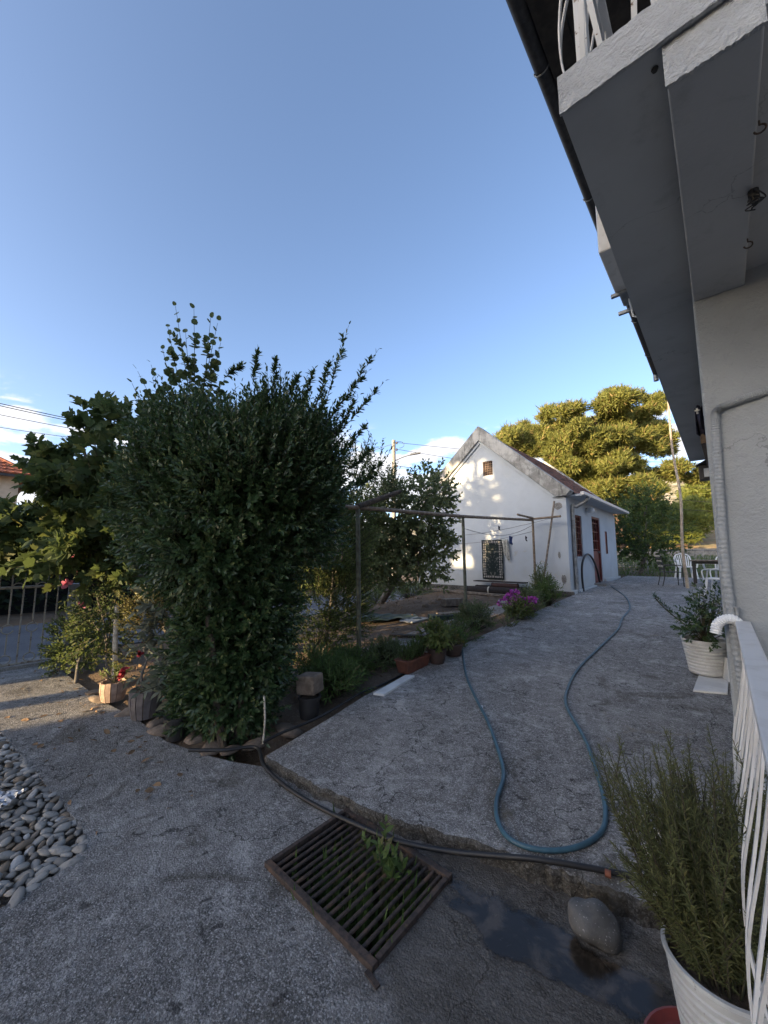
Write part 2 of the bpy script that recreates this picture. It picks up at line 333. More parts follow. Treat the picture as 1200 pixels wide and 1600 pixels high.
# rug: dark field, pale ornamental bands
s = NT('rug_pattern')
ob = s.n('ShaderNodeTexCoord').outputs['Object']; sx = s.n('ShaderNodeSeparateXYZ'); s.l(ob, sx.inputs[0])
ax = s.math('ABSOLUTE', sx.outputs[0]); az = s.math('ABSOLUTE', sx.outputs[2])
edge = s.math('MAXIMUM', s.math('ADD', ax, 0.265), az)      # equal-width border frame
inb = s.math('MULTIPLY', s.rng(edge, 0.49, 0.495), s.rng(edge, 0.575, 0.57))
mg = s.n('ShaderNodeTexVoronoi', feature='DISTANCE_TO_EDGE'); mg.inputs['Scale'].default_value = 13; mg.inputs['Randomness'].default_value = 0.15; s.l(ob, mg.inputs['Vector'])
orn = s.rng(mg.outputs['Distance'], 0.1, 0.2)
cv2 = s.n('ShaderNodeCombineXYZ'); s.l(ax, cv2.inputs[0]); s.l(sx.outputs[2], cv2.inputs[2])
nz = s.n('ShaderNodeTexNoise'); nz.inputs['Scale'].default_value = 11; nz.inputs['Detail'].default_value = 2; s.l(cv2.outputs[0], nz.inputs['Vector'])
fld = s.rng(nz.outputs['Fac'], 0.55, 0.6)
c = s.mix(s.math('MULTIPLY', fld, 0.8), (0.012, 0.02, 0.02), (0.13, 0.13, 0.115)); c = s.mix(s.math('MULTIPLY', inb, orn), c, (0.28, 0.26, 0.24))
s.col(c); s.rough(1.0)
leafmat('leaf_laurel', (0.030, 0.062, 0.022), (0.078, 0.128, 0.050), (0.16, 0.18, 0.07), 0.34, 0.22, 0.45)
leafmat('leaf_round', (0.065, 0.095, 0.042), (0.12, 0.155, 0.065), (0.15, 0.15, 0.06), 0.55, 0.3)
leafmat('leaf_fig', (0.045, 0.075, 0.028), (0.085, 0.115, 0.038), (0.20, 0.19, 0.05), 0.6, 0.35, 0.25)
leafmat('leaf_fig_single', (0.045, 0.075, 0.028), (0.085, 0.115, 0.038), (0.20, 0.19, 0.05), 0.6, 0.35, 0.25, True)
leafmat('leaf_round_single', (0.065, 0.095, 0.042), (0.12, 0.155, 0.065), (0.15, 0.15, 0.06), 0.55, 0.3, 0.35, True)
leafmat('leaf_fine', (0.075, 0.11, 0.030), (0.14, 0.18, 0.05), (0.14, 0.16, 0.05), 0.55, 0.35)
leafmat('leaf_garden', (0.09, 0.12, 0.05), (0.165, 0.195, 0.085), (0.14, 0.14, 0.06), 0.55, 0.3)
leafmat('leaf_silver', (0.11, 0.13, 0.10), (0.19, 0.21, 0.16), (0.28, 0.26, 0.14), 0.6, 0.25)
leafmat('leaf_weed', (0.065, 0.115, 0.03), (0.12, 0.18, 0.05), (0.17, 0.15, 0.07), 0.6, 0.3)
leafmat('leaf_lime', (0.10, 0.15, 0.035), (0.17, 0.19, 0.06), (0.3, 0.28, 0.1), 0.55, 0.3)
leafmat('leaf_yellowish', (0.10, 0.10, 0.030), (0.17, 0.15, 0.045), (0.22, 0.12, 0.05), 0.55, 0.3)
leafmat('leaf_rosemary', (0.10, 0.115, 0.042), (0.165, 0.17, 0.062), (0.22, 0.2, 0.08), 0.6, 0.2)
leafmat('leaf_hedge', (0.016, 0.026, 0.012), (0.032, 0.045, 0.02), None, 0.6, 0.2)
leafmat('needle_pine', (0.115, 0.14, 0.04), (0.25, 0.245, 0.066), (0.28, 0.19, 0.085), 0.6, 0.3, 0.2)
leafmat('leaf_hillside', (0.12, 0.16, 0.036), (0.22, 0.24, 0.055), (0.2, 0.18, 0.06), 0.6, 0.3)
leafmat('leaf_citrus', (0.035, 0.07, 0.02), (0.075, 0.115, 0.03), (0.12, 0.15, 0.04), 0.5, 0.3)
M = MATS

# ------------------------------------------------------------------ object helpers
def wloc(o):
    v = Vector((0, 0, 0))
    while o is not None: v += Vector(o.location); o = o.parent
    return v
def tag(o, label=None, cat=None, group=None, kind=None):
    if label: o['label'] = label
    if cat: o['category'] = cat
    if group: o['group'] = group
    if kind: o['kind'] = kind
    return o
def thing(name, label, cat, loc=(0, 0, 0), group=None):
    o = bpy.data.objects.new(name, None); o.empty_display_size = 0.1; COL.objects.link(o); o.location = loc
    return tag(o, label, cat, group)
def link(name, me, parent=None, loc=(0, 0, 0), rot=None, scale=None):
    o = bpy.data.objects.new(name, me); COL.objects.link(o); o.parent = parent; o.location = loc
    if rot is not None: o.rotation_euler = rot
    if scale is not None: o.scale = scale
    return o
def mesh_np(name, V, F, mat, smooth=False):
    me = bpy.data.meshes.new(name)
    V = np.asarray(V, dtype=np.float32); F = np.asarray(F, dtype=np.int32); k = F.shape[1]
    me.vertices.add(len(V)); me.vertices.foreach_set('co', V.ravel())
    me.loops.add(F.size); me.loops.foreach_set('vertex_index', F.ravel())
    me.polygons.add(len(F)); me.polygons.foreach_set('loop_start', np.arange(0, F.size, k, dtype=np.int32))
    me.polygons.foreach_set('loop_total', np.full(len(F), k, dtype=np.int32))
    if smooth: me.polygons.foreach_set('use_smooth', np.ones(len(F), dtype=bool))
    me.update(calc_edges=True); me.materials.append(M[mat]); return me
class MB:
    def __init__(s): s.v = []; s.f = []
    def add(s, vs, fs):
        o = len(s.v); s.v += [tuple(v) for v in vs]; s.f += [tuple(i + o for i in f) for f in fs]; return s
    def box(s, x0, x1, y0, y1, z0, z1):
        return s.add([(x0, y0, z0), (x1, y0, z0), (x1, y1, z0), (x0, y1, z0), (x0, y0, z1), (x1, y0, z1), (x1, y1, z1), (x0, y1, z1)],
                     [(0, 3, 2, 1), (4, 5, 6, 7), (0, 1, 5, 4), (1, 2, 6, 5), (2, 3, 7, 6), (3, 0, 4, 7)])
    def obox(s, c, u, v, w):
        c, u, v, w = map(Vector, (c, u, v, w))
        P = [c - u - v - w, c + u - v - w, c + u + v - w, c - u + v - w, c - u - v + w, c + u - v + w, c + u + v + w, c - u + v + w]
        return s.add(P, [(0, 3, 2, 1), (4, 5, 6, 7), (0, 1, 5, 4), (1, 2, 6, 5), (2, 3, 7, 6), (3, 0, 4, 7)])
    def bar(s, a, b, w, h, up=(0, 0, 1)):
        a, b = Vector(a), Vector(b); d = (b - a); L = d.length; d.normalize()
        sd_ = d.cross(Vector(up))
        if sd_.length < 1e-4: sd_ = d.cross(Vector((1, 0, 0)))
        sd_.normalize(); u2 = sd_.cross(d)
        return s.obox((a + b) / 2, d * L / 2, sd_ * w / 2, u2 * h / 2)
    def tube(s, pts, r, n=8, caps=True, closed=False):
        pts = [Vector(p) for p in pts]; m = len(pts); rs = r if isinstance(r, (list, tuple)) else [r] * m
        vs, fs = [], []; prev = None
        for i, p in enumerate(pts):
            if closed: d = pts[(i + 1) % m] - pts[i - 1]
            else: d = pts[min(i + 1, m - 1)] - pts[max(i - 1, 0)]
            d.normalize()
            if prev is None:
                a = d.cross(Vector((0, 0, 1)))
                if a.length < 1e-3: a = d.cross(Vector((1, 0, 0)))
            else: a = prev - d * prev.dot(d)
            a.normalize(); prev = a; b = d.cross(a)
            for k in range(n):
                t = 2 * math.pi * k / n; vs.append(p + (a * math.cos(t) + b * math.sin(t)) * rs[i])
        for i in range(m if closed else m - 1):
            j = (i + 1) % m
            for k in range(n): fs.append((i * n + k, i * n + (k + 1) % n, j * n + (k + 1) % n, j * n + k))
        if caps and not closed: fs += [tuple(range(n))[::-1], tuple(range((m - 1) * n, m * n))]
        return s.add(vs, fs)
    def ribbon(s, pts, w, t, side):      # flat strip bent along pts; side = width direction
        pts = [Vector(p) for p in pts]; side = Vector(side).normalized(); vs, fs = [], []
        for i, p in enumerate(pts):
            d = (pts[min(i + 1, len(pts) - 1)] - pts[max(i - 1, 0)]).normalized(); nn = d.cross(side).normalized(); sd_ = nn.cross(d).normalized()
            for a, b in ((-1, -1), (1, -1), (1, 1), (-1, 1)): vs.append(p + sd_ * a * w / 2 + nn * b * t / 2)
        for i in range(len(pts) - 1):
            for k in range(4): fs.append((i * 4 + k, i * 4 + (k + 1) % 4, i * 4 + 4 + (k + 1) % 4, i * 4 + 4 + k))
        n = len(pts) - 1; fs += [(3, 2, 1, 0), (n * 4, n * 4 + 1, n * 4 + 2, n * 4 + 3)]
        return s.add(vs, fs)
    def lathe(s, prof, n=24, c=(0, 0, 0), cap=False):
        c = Vector(c); vs, fs = [], []
        for r, z in prof:
            for k in range(n):
                t = 2 * math.pi * k / n; vs.append(c + Vector((r * math.cos(t), r * math.sin(t), z)))
        for i in range(len(prof) - 1):
            for k in range(n): fs.append((i * n + k, i * n + (k + 1) % n, (i + 1) * n + (k + 1) % n, (i + 1) * n + k))
        if cap: fs.append(tuple(range((len(prof) - 1) * n, len(prof) * n)))
        return s.add(vs, fs)
    def prism(s, poly, z0, z1):
        n = len(poly)
        f0 = z0 if callable(z0) else (lambda x, y: z0); f1 = z1 if callable(z1) else (lambda x, y: z1)
        vs = [(x, y, f0(x, y)) for x, y in poly] + [(x, y, f1(x, y)) for x, y in poly]
        fs = [tuple(range(n))[::-1], tuple(range(n, 2 * n))] + [(i, (i + 1) % n, n + (i + 1) % n, n + i) for i in range(n)]
        return s.add(vs, fs)
    def build(s, name, mat, parent=None, smooth=False, bevel=0.0, origin=None, rot=None, fixn=True):
        base = wloc(parent) if parent else Vector((0, 0, 0))
        og = Vector(origin) if origin is not None else base
        me = bpy.data.meshes.new(name); me.from_pydata([tuple(Vector(v) - og) for v in s.v], [], s.f)
        me.materials.append(M[mat])
        if fixn:
            bm = bmesh.new(); bm.from_mesh(me); bmesh.ops.recalc_face_normals(bm, faces=bm.faces); bm.to_mesh(me); bm.free()
        me.update()
        if smooth:
            for p in me.polygons: p.use_smooth = True
        o = link(name, me, parent, og - base, rot)
        if bevel:
            b = o.modifiers.new('bevel', 'BEVEL'); b.width = bevel; b.segments = 2; b.limit_method = 'ANGLE'; b.angle_limit = R(40)
        if smooth: 
            try: me.set_sharp_from_angle(angle=R(42))
            except Exception: pass
        return o
def one(name, mb, mat, label, cat, group=None, **k):
    return tag(mb.build(name, mat, None, **k), label, cat, group)
def struct(o): o['kind'] = 'structure'; return o
def smoothpath(pts, sub=6):
    P = [Vector(p) for p in pts]; out = []
    for i in range(len(P) - 1):
        a, b, c, d = P[max(i - 1, 0)], P[i], P[i + 1], P[min(i + 2, len(P) - 1)]
        for k in range(sub):
            t = k / sub
            out.append(0.5 * ((2 * b) + (c - a) * t + (2 * a - 5 * b + 4 * c - d) * t * t + (3 * b - a - 3 * c + d) * t ** 3))
    out.append(P[-1]); return out

# ------------------------------------------------------------------ foliage helpers
def nrm(a): return a / np.maximum(np.linalg.norm(a, axis=-1, keepdims=True), 1e-9)
T_LANCE = (np.array([(0, 0, 0), (.42, .3, .05), (.38, .65, .03), (0, 1, -.06), (-.38, .65, .03), (-.42, .3, .05)]), [(0, 1, 2, 3), (0, 3, 4, 5)])
T_ROUND = (np.array([(0, 0, 0), (.42, .12, .03), (.52, .5, .04), (.3, .88, .0), (0, 1, -.05), (-.3, .88, 0), (-.52, .5, .04), (-.42, .12, .03)]), [(0, 1, 2, 3), (0, 3, 4, 4), (0, 4, 5, 5), (0, 5, 6, 7)])
T_FIG = (np.array([(0, 0, 0), (.34, -.02, .02), (.47, .24, -.05), (.33, .34, .02), (.44, .62, -.07), (.22, .62, .02), (0, .95, -.12), (-.22, .62, .02), (-.44, .62, -.07), (-.33, .34, .02), (-.47, .24, -.05), (-.34, -.02, .02)]),
         [(0, 1, 2, 3), (0, 3, 4, 5), (0, 5, 6, 7), (0, 7, 8, 9), (0, 9, 10, 11)])
T_BLADE = (np.array([(-.5, 0, 0), (.5, 0, 0), (.25, .6, .03), (0, 1, -.08)]), [(0, 1, 2, 3)])
def leafarrays(P, D, N, L, W, T):
    P, D, N = map(np.asarray, (P, D, N)); D = nrm(D); S = nrm(np.cross(D, N)); N2 = np.cross(S, D)
    tv, tf = T; L = np.asarray(L)[:, None, None]; W = np.asarray(W)[:, None, None]
    V = P[:, None] + S[:, None] * tv[None, :, 0:1] * W + D[:, None] * tv[None, :, 1:2] * L + N2[:, None] * tv[None, :, 2:3] * L
    n, k = len(P), len(tv)
    F = (np.array(tf)[None] + (np.arange(n) * k)[:, None, None]).reshape(-1, 4)
    return V.reshape(-1, 3), F
def quads(name, V, F, mat, parent, kind=None, label=None):
    me = bpy.data.meshes.new(name); base = np.array(wloc(parent)) if parent else np.zeros(3)
    V = np.asarray(V) - base
    deg = F[:, 2] == F[:, 3]
    fl = [tuple(f[:3]) if d else tuple(f) for f, d in zip(F.tolist(), deg)] if deg.any() else None
    if fl is not None:
        me.from_pydata(V.tolist(), [], fl); me.materials.append(M[mat])
    else: me = mesh_np(name, V, F, mat)
    o = link(name, me, parent)
    if kind: o['kind'] = kind
    return o
def leaves(name, P, D, N, L, W, T, mat, parent):
    V, F = leafarrays(P, D, N, L, W, T); return quads(name, V, F, mat, parent)
def sticks(name, A, B, r0, r1, mat, parent):
    A, B = np.asarray(A), np.asarray(B); d = nrm(B - A); ref = np.where(np.abs(d[:, 2:3]) > .9, np.array([[1., 0, 0]]), np.array([[0, 0, 1.]]))
    u = nrm(np.cross(d, ref)); v = np.cross(d, u); n = len(A); r0 = np.broadcast_to(r0, (n,)); r1 = np.broadcast_to(r1, (n,)); V = np.zeros((n, 6, 3))
    for k in range(3):
        t = 2 * math.pi * k / 3; o = u * math.cos(t) + v * math.sin(t)
        V[:, k] = A + o * r0[:, None]; V[:, k + 3] = B + o * r1[:, None]
    F = np.array([(0, 1, 4, 3), (1, 2, 5, 4), (2, 0, 3, 5)])[None] + (np.arange(n) * 6)[:, None, None]
    return quads(name, V.reshape(-1, 3), F.reshape(-1, 4), mat, parent, 'stuff')
def shootleaves(B, Dv, Ln, m, leafL, ang=0.9, curve=0.15, ratio=0.4, jit=0.25, t0=0.1):
    """m leaves spiralling up each shoot; returns leaf arrays and the shoot segments"""
    B, Dv = np.asarray(B, float), nrm(np.asarray(Dv, float)); n = len(B); Ln = np.broadcast_to(Ln, (n,)); leafL = np.broadcast_to(leafL, (n,))
    t = np.linspace(t0, 1, m)[None, :] + rng.normal(0, .02, (n, m)); ref = np.array([0.31, 0.52, 0.79]); u = nrm(np.cross(Dv, ref)); v = np.cross(Dv, u)
    up = np.array([0, 0, 1.0])
    P = B[:, None] + Dv[:, None] * (t * Ln[:, None])[..., None] + up * (curve * Ln[:, None] * t ** 2)[..., None]
    az = (np.arange(m) * 2.4)[None] + rng.uniform(0, 6.28, (n, 1)) + rng.normal(0, .3, (n, m))
    rad = u[:, None] * np.cos(az)[..., None] + v[:, None] * np.sin(az)[..., None]
    a = ang * (1.15 - .55 * t) + rng.normal(0, .15, (n, m))
    D = Dv[:, None] * np.cos(a)[..., None] + rad * np.sin(a)[..., None] + rng.normal(0, jit * .5, (n, m, 3))
    N = Dv[:, None] * np.sin(a)[..., None] - rad * np.cos(a)[..., None] + rng.normal(0, jit, (n, m, 3)) + up * .3
    L = leafL[:, None] * rng.uniform(.7, 1.15, (n, m)) * (1.05 - .35 * np.clip(t, 0, 1) ** 3)
    E = B + Dv * Ln[:, None] + up * (curve * Ln)[:, None]
    return P.reshape(-1, 3), D.reshape(-1, 3), N.reshape(-1, 3), L.ravel(), L.ravel() * ratio, B, E
def shell(ells, n, inner=0.55, outer=1.0, shrink=0.82, down=-0.9):
    """points and outward directions spread through the outer part of a union of ellipsoids"""
    ells = [(np.array(c), np.array(r)) for c, r in ells]; area = np.array([(r[0] * r[1] * r[2]) ** (2 / 3) for _, r in ells]); area /= area.sum()
    PP, DD = [], []; got = 0
    while got < n:
        i = rng.choice(len(ells), p=area); c, r = ells[i]; u = nrm(rng.normal(size=(200, 3))); u = u[u[:, 2] > down]
        f = rng.uniform(inner, outer, (len(u), 1)); p = c + u * r * f
        keep = np.ones(len(u), bool)
        for j, (c2, r2) in enumerate(ells):
            if j != i: keep &= (((p - c2) / (r2 * shrink)) ** 2).sum(1) > inner ** 2
        keep &= rng.random(len(u)) < .2
        PP.append(p[keep]); DD.append(nrm(u[keep] / r)); got += keep.sum()
    return np.concatenate(PP)[:n], np.concatenate(DD)[:n]
def ell(px, py, t, rx, ry, rd=None):
    """ellipsoid centred on a sight line at depth t, radii given in picture units at that depth"""
    c = FW(px, py, t); k = t / FPX; a = (rx if rd is None else rd) * k
    return (np.array(c), np.array([ (rx * k + a) / 2, (rx * k + a) / 2, ry * k]))
def branches(name, root, tips, r0, mat, parent, wob=0.12, n=7, r1=0.3):
    for tp in tips:
        a, b = Vector(root), Vector(tp); L = (b - a).length; pts = []
        for i in range(n + 1):
            t = i / n; p = a.lerp(b, t); p.z += L * 0.12 * math.sin(math.pi * t)
            if 0 < i < n: p += Vector((rnd.uniform(-1, 1), rnd.uniform(-1, 1), rnd.uniform(-.5, .5))) * wob * L * .25
            pts.append(p)
        mb = MB(); mb.tube(smoothpath(pts, 3), [r0 * (1 - (1 - r1) * i / (n * 3)) for i in range(n * 3 + 1)], 7); mb.build(name, mat, parent, smooth=True)

# ================================================================== THE SETTING
def sstep(a, b, x):
    t = min(1, max(0, (x - a) / (b - a))); return t * t * (3 - 2 * t)
def hgt(x, y):
    if y < 18: g = slabz(max(y, 2.2)) - 0.07
    else: g = slabz(18) - 0.07 + (y - 18) * 0.018
    if y < 2.2: g = -0.05 + 0.08 * sstep(1.25, 1.75, y)
    if x > -3.0: g -= 0.16 if y < 18.4 else 0.0
    w = sstep(-9.0, -6.6, x)
    g = -0.05 * (1 - w) + g * w
    if y < 1.2: g = -0.05
    if x > -3.3 and y < 1.85: g = -0.75
    if -2.0 < x < -1.0 and 1.1 < y < 1.95: g = -0.75
    return g
xs = sorted(set([-400, -200, -100, -60, -40, -28, -20, -16, -13, -11, -9.6] + [round(-9 + 0.18 * i, 3) for i in range(36)] + [-2.6, -1.5, -0.5, 1, 4, 8, 14, 22, 40, 80, 160, 400]))
ys = sorted(set([-400, -150, -60, -30, -15, -8, -4, -2, -1, 0, 0.6] + [round(1.2 + 0.14 * i, 3) for i in range(24)] + [round(4.6 + 0.22 * i, 3) for i in range(32)] + [12, 13, 14, 15, 16, 17, 18, 18.6, 20, 22, 25, 30, 36, 45, 60, 90, 150, 400, 900]))
V = [(x, y, hgt(x, y) + (rnd.uniform(-.018, .018) if -9 < x < -3.3 and 1.9 < y < 12 else 0)) for y in ys for x in xs]
nx = len(xs); F = [(j * nx + i, j * nx + i + 1, (j + 1) * nx + i + 1, (j + 1) * nx + i) for j in range(len(ys) - 1) for i in range(nx - 1)]
struct(link('ground', mesh_np('ground', V, F, 'soil', True)))

# lower yard with two openings (drain pit, pebble bed)
GX0, GX1, GY0, GY1 = -1.905, -1.135, 1.215, 1.80
PEB = [(-6.2, -0.75), (-2.55, -0.75), (-2.60, 0.35), (-2.66, 0.53), (-2.78, 0.63), (-2.95, 0.66), (-3.6, 0.60), (-5.05, 0.45), (-6.2, 0.33)]
yard_out = [(-7.6, -6), (0.9, -6), (0.9, 2.5), (-2.6, 2.5), (-2.72, 1.74), (-3.0, 1.60), (-3.28, 1.50), (-3.75, 1.38), (-4.5, 1.36), (-5.15, 1.27), (-5.8, 1.24), (-6.5, 1.2), (-7.6, 1.16)]
pit = [(GX0, GY0), (GX1, GY0), (GX1, GY1), (GX0, GY1)]
def holed(name, outer, holes, z, mat, depth=0.0):
    loops = [[Vector((x, y, 0)) for x, y in l] for l in [outer] + holes]
    flat = [p for l in loops for p in l]; tris = tessellate_polygon(loops)
    mb = MB(); mb.add([(p.x, p.y, z) for p in flat], [tuple(t) for t in tris])
    o = 0
    for l in [outer] + holes:
        n = len(l)
        mb.add([(x, y, z) for x, y in l] + [(x, y, z - depth) for x, y in l], [(i, (i + 1) % n, n + (i + 1) % n, n + i) for i in range(n)])
    me_o = mb.build(name, mat)
    bm = bmesh.new(); bm.from_mesh(me_o.data); bmesh.ops.remove_doubles(bm, verts=bm.verts, dist=1e-4); bmesh.ops.recalc_face_normals(bm, faces=bm.faces)
    up = [f for f in bm.faces if abs(f.normal.z) > .9 and f.normal.z < 0]
    if up: bmesh.ops.reverse_faces(bm, faces=up)
    bm.to_mesh(me_o.data); bm.free(); return me_o
yard = struct(holed('yard_paving', yard_out, [pit, PEB], 0.0, 'yard_concrete', 0.06))
pitm = MB()
for (a, b) in zip(pit, pit[1:] + pit[:1]): pitm.add([(*a, -.055), (*b, -.055), (*b, -.5), (*a, -.5)], [(0, 1, 2, 3)])
pitm.add([(*p, -.42) for p in pit], [(0, 1, 2, 3)])
struct(pitm.build('drain_pit', 'kerb_concrete', fixn=False))
bedm = MB(); bedm.add([(x, y, -0.045) for x, y in PEB], [tuple(range(len(PEB)))]); bed = struct(bedm.build('pebble_bed', 'kerb_concrete', fixn=False))

# raised drive slab rising towards the shed
def xl(y):
    P = [(1.72, -2.74), (2.3, -2.82), (3.2, -2.94), (5.4, -3.08), (8, -3.1), (11.2, -3.12), (18.4, -3.06)]
    for (a, xa), (b, xb) in zip(P, P[1:]):
        if y <= b: return xa + (xb - xa) * (max(y, a) - a) / (b - a)
    return P[-1][1]
def yf(x):
    P = [(-2.8, 1.72), (-2.12, 1.76), (-1.61, 1.83), (-0.98, 2.02), (-0.33, 2.16), (0.2, 2.3), (9, 2.4)]
    for (a, ya), (b, yb) in zip(P, P[1:]):
        if x <= b: return ya + (yb - ya) * (max(x, a) - a) / (b - a)
    return P[-1][1]
ncol = 90; rows = [None, 2.42, 2.6, 3, 3.5, 4, 5, 6, 7, 8, 9, 10, 11, 12, 14, 16, 18.5]
gv = []
for j, y in enumerate(rows):
    for i in range(ncol + 1):
        u = i / ncol
        if y is None:
            x = -2.74 + (0.6 + 2.74) * u; yy = yf(x) + rnd.uniform(-.014, .014)
        else:
            x0 = xl(y) + rnd.uniform(-.02, .02); x1 = 0.6 if y < 10.5 else 5.0; x = x0 + (x1 - x0) * u; yy = y
        gv.append((x, yy, slabz(yy)))
gf = [(j * (ncol + 1) + i, j * (ncol + 1) + i + 1, (j + 1) * (ncol + 1) + i + 1, (j + 1) * (ncol + 1) + i) for j in range(len(rows) - 1) for i in range(ncol)]
slab = struct(link('drive_slab', mesh_np('drive_slab', gv, gf, 'slab_concrete', True)))
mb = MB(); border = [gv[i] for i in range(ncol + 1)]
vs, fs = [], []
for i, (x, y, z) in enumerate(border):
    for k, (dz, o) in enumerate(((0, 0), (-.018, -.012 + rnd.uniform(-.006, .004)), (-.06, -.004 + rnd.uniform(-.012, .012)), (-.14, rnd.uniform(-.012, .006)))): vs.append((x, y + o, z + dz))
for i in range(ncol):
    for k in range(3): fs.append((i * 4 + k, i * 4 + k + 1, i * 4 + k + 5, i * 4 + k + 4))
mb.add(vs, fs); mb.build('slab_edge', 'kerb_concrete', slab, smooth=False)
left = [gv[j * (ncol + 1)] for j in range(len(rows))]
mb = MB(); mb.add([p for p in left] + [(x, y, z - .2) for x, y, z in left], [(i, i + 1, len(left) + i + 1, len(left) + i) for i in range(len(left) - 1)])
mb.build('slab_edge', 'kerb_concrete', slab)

# standing water below the slab edge
pts = []
for k in range(64):
    t = 2 * math.pi * k / 64
    r = 1 + .16 * math.sin(3 * t + 1) + .10 * math.sin(7 * t + 2) + rnd.uniform(-.05, .05)
    x = -0.66 + 0.60 * math.cos(t) * r; y = 1.77 + 0.15 * math.sin(t) * r + (x + .66) * .10
    pts.append((x, min(y, yf(x) - .01)))
V = []; rim_ = []
for ring_ in range(7):
    f = ring_ / 6
    for (x, y) in pts: V.append((-.66 + (x + .66) * f, 1.73 + (y - 1.73) * f, .004)); rim_.append(f)
F = [(a_ * 64 + i, a_ * 64 + (i + 1) % 64, (a_ + 1) * 64 + (i + 1) % 64, (a_ + 1) * 64 + i) for a_ in range(6) for i in range(64)]
pm = mesh_np('puddle', V, F, 'puddle_water'); at = pm.attributes.new('rim', 'FLOAT', 'POINT'); at.data.foreach_set('value', rim_)
struct(link('puddle', pm))

# street beyond the gate, verge, garden path and far slopes
mb = MB(); mb.box(-12.4, -8.35, -60, 90, -.2, -0.012); struct(mb.build('road', 'asphalt'))
mb = MB(); mb.box(-8.33, -7.62, -3, 1.25, -.2, -0.004); struct(mb.build('threshold_paving', 'path_concrete'))
mb = MB()
mb.prism([(-4.35, 2.9), (-3.75, 2.9), (-3.72, 10.6), (-4.3, 10.6)], lambda x, y: slabz(y) - .3, lambda x, y: slabz(y) - .045)
struct(mb.build('garden_path', 'path_concrete'))
def hillmesh(name, f, x0, x1, y0, y1, nx_, ny_, mat):
    V = []
    for j in range(ny_ + 1):
        for i in range(nx_ + 1):
            x = x0 + (x1 - x0) * i / nx_; y = y0 + (y1 - y0) * j / ny_; V.append((x, y, f(x, y)))
    F = [(j * (nx_ + 1) + i, j * (nx_ + 1) + i + 1, (j + 1) * (nx_ + 1) + i + 1, (j + 1) * (nx_ + 1) + i) for j in range(ny_) for i in range(nx_)]
    return struct(link(name, mesh_np(name, V, F, mat, True)))
from mathutils import noise as mnoise
s = NT('dry_bank')
c = s.mix(s.rng(s.noise(0.5, 6, 0.65), 0.35, 0.65), (0.38, 0.22, 0.12), (0.30, 0.24, 0.11)); c = s.mix(s.rng(s.noise(3, 5, 0.7), 0.5, 0.66), c, (0.45, 0.36, 0.2))
s.col(c); s.rough(1); s.bump(s.noise(3, 6, 0.7), 0.8, 0.2)
hillmesh('dry_bank', lambda x, y: 0.55 + max(0, y - 30) * 0.19 + mnoise.noise((x * .15, y * .15, 0)) * .5 - (2 if y < 28 else 0), -26, 40, 27, 62, 60, 40, 'dry_bank')
hillmesh('hill', lambda x, y: -3 + 62 * sstep(70, 280, y + 12 * mnoise.noise((x * .012, 3, 0))) * (0.85 + .35 * mnoise.noise((x * .008, y * .004, 5))) * (.55 + .45 * sstep(-160, 40, x)) + 2.5 * mnoise.noise((x * .06, y * .06, 1)), -420, 420, 62, 420, 90, 50, 'hill_rock')

# ================================================================== MAIN HOUSE (right)
house = thing('house', 'white stuccoed house with overhanging balcony beside the concrete drive', 'house', (0, 2.56, 0))
WX, WY = -0.026, 2.56
mb = MB(); mb.box(WX, 5.0, WY, 9.7, -0.2, 3.098); mb.build('wall', 'stucco_white', house, bevel=0.012)
mb = MB(); mb.box(0.85, 5.0, 1.6, 9.7, 3.25, 5.598); mb.build('upper_wall', 'stucco_white', house)
mb = MB(); mb.box(-0.303, 5.0, 1.262, 7.76, 3.10, 3.235); balc = mb.build('balcony_slab', 'soffit_paint', house)
mb = MB(); n = 80
for i in range(n):      # rough rendered fascia along the balcony's end and beam
    pass
def rough_plate(x0, x1, y, z0, z1, nx_, nz_, amp, depth):
    mb = MB(); V = []; 
    for j in range(nz_ + 1):
        for i in range(nx_ + 1):
            e = rnd.uniform(-1, 1) * amp
            V.append((x0 + (x1 - x0) * i / nx_, y + rnd.uniform(-amp, amp), z0 + (z1 - z0) * j / nz_ + (e if j in (0, nz_) else 0)))
    F = [(j * (nx_ + 1) + i, j * (nx_ + 1) + i + 1, (j + 1) * (nx_ + 1) + i + 1, (j + 1) * (nx_ + 1) + i) for j in range(nz_) for i in range(nx_)]
    k = len(V); V += [(x, y + depth, z) for x, _, z in V[:k]]
    for i in range(nx_): F += [(i, i + k, i + 1 + k, i + 1)]; t = nz_ * (nx_ + 1); F += [(t + i, t + i + 1, t + i + 1 + k, t + i + k)]
    for j in range(nz_): a = j * (nx_ + 1); b = a + nx_ + 1; F += [(a, b, b + k, a + k), (a + nx_, a + nx_ + k, b + nx_ + k, b + nx_)]
    mb.add(V, F); return mb
rough_plate(-0.308, 5.0, 1.25, 3.093, 3.238, 260, 6, 0.0022, .012).build('fascia', 'stucco_edge', balc, smooth=True)
mb = MB(); mb.box(-0.022, 0.182, 1.282, WY, 2.965, 3.0985); beam = mb.build('beam', 'porch_ceiling', house, bevel=0.006)
rough_plate(-0.026, 0.186, 1.27, 2.96, 3.096, 40, 6, 0.0022, .012).build('fascia', 'stucco_edge', beam, smooth=True)
mb = MB(); mb.box(0.184, 5.0, 1.3, WY, 3.04, 3.0975); mb.build('porch_ceiling', 'porch_ceiling', house)
mb = MB(); mb.box(0.10, 5.0, -3, WY - .002, 0.0, 0.30); mb.build('porch_floor', 'path_concrete', house, bevel=0.01)
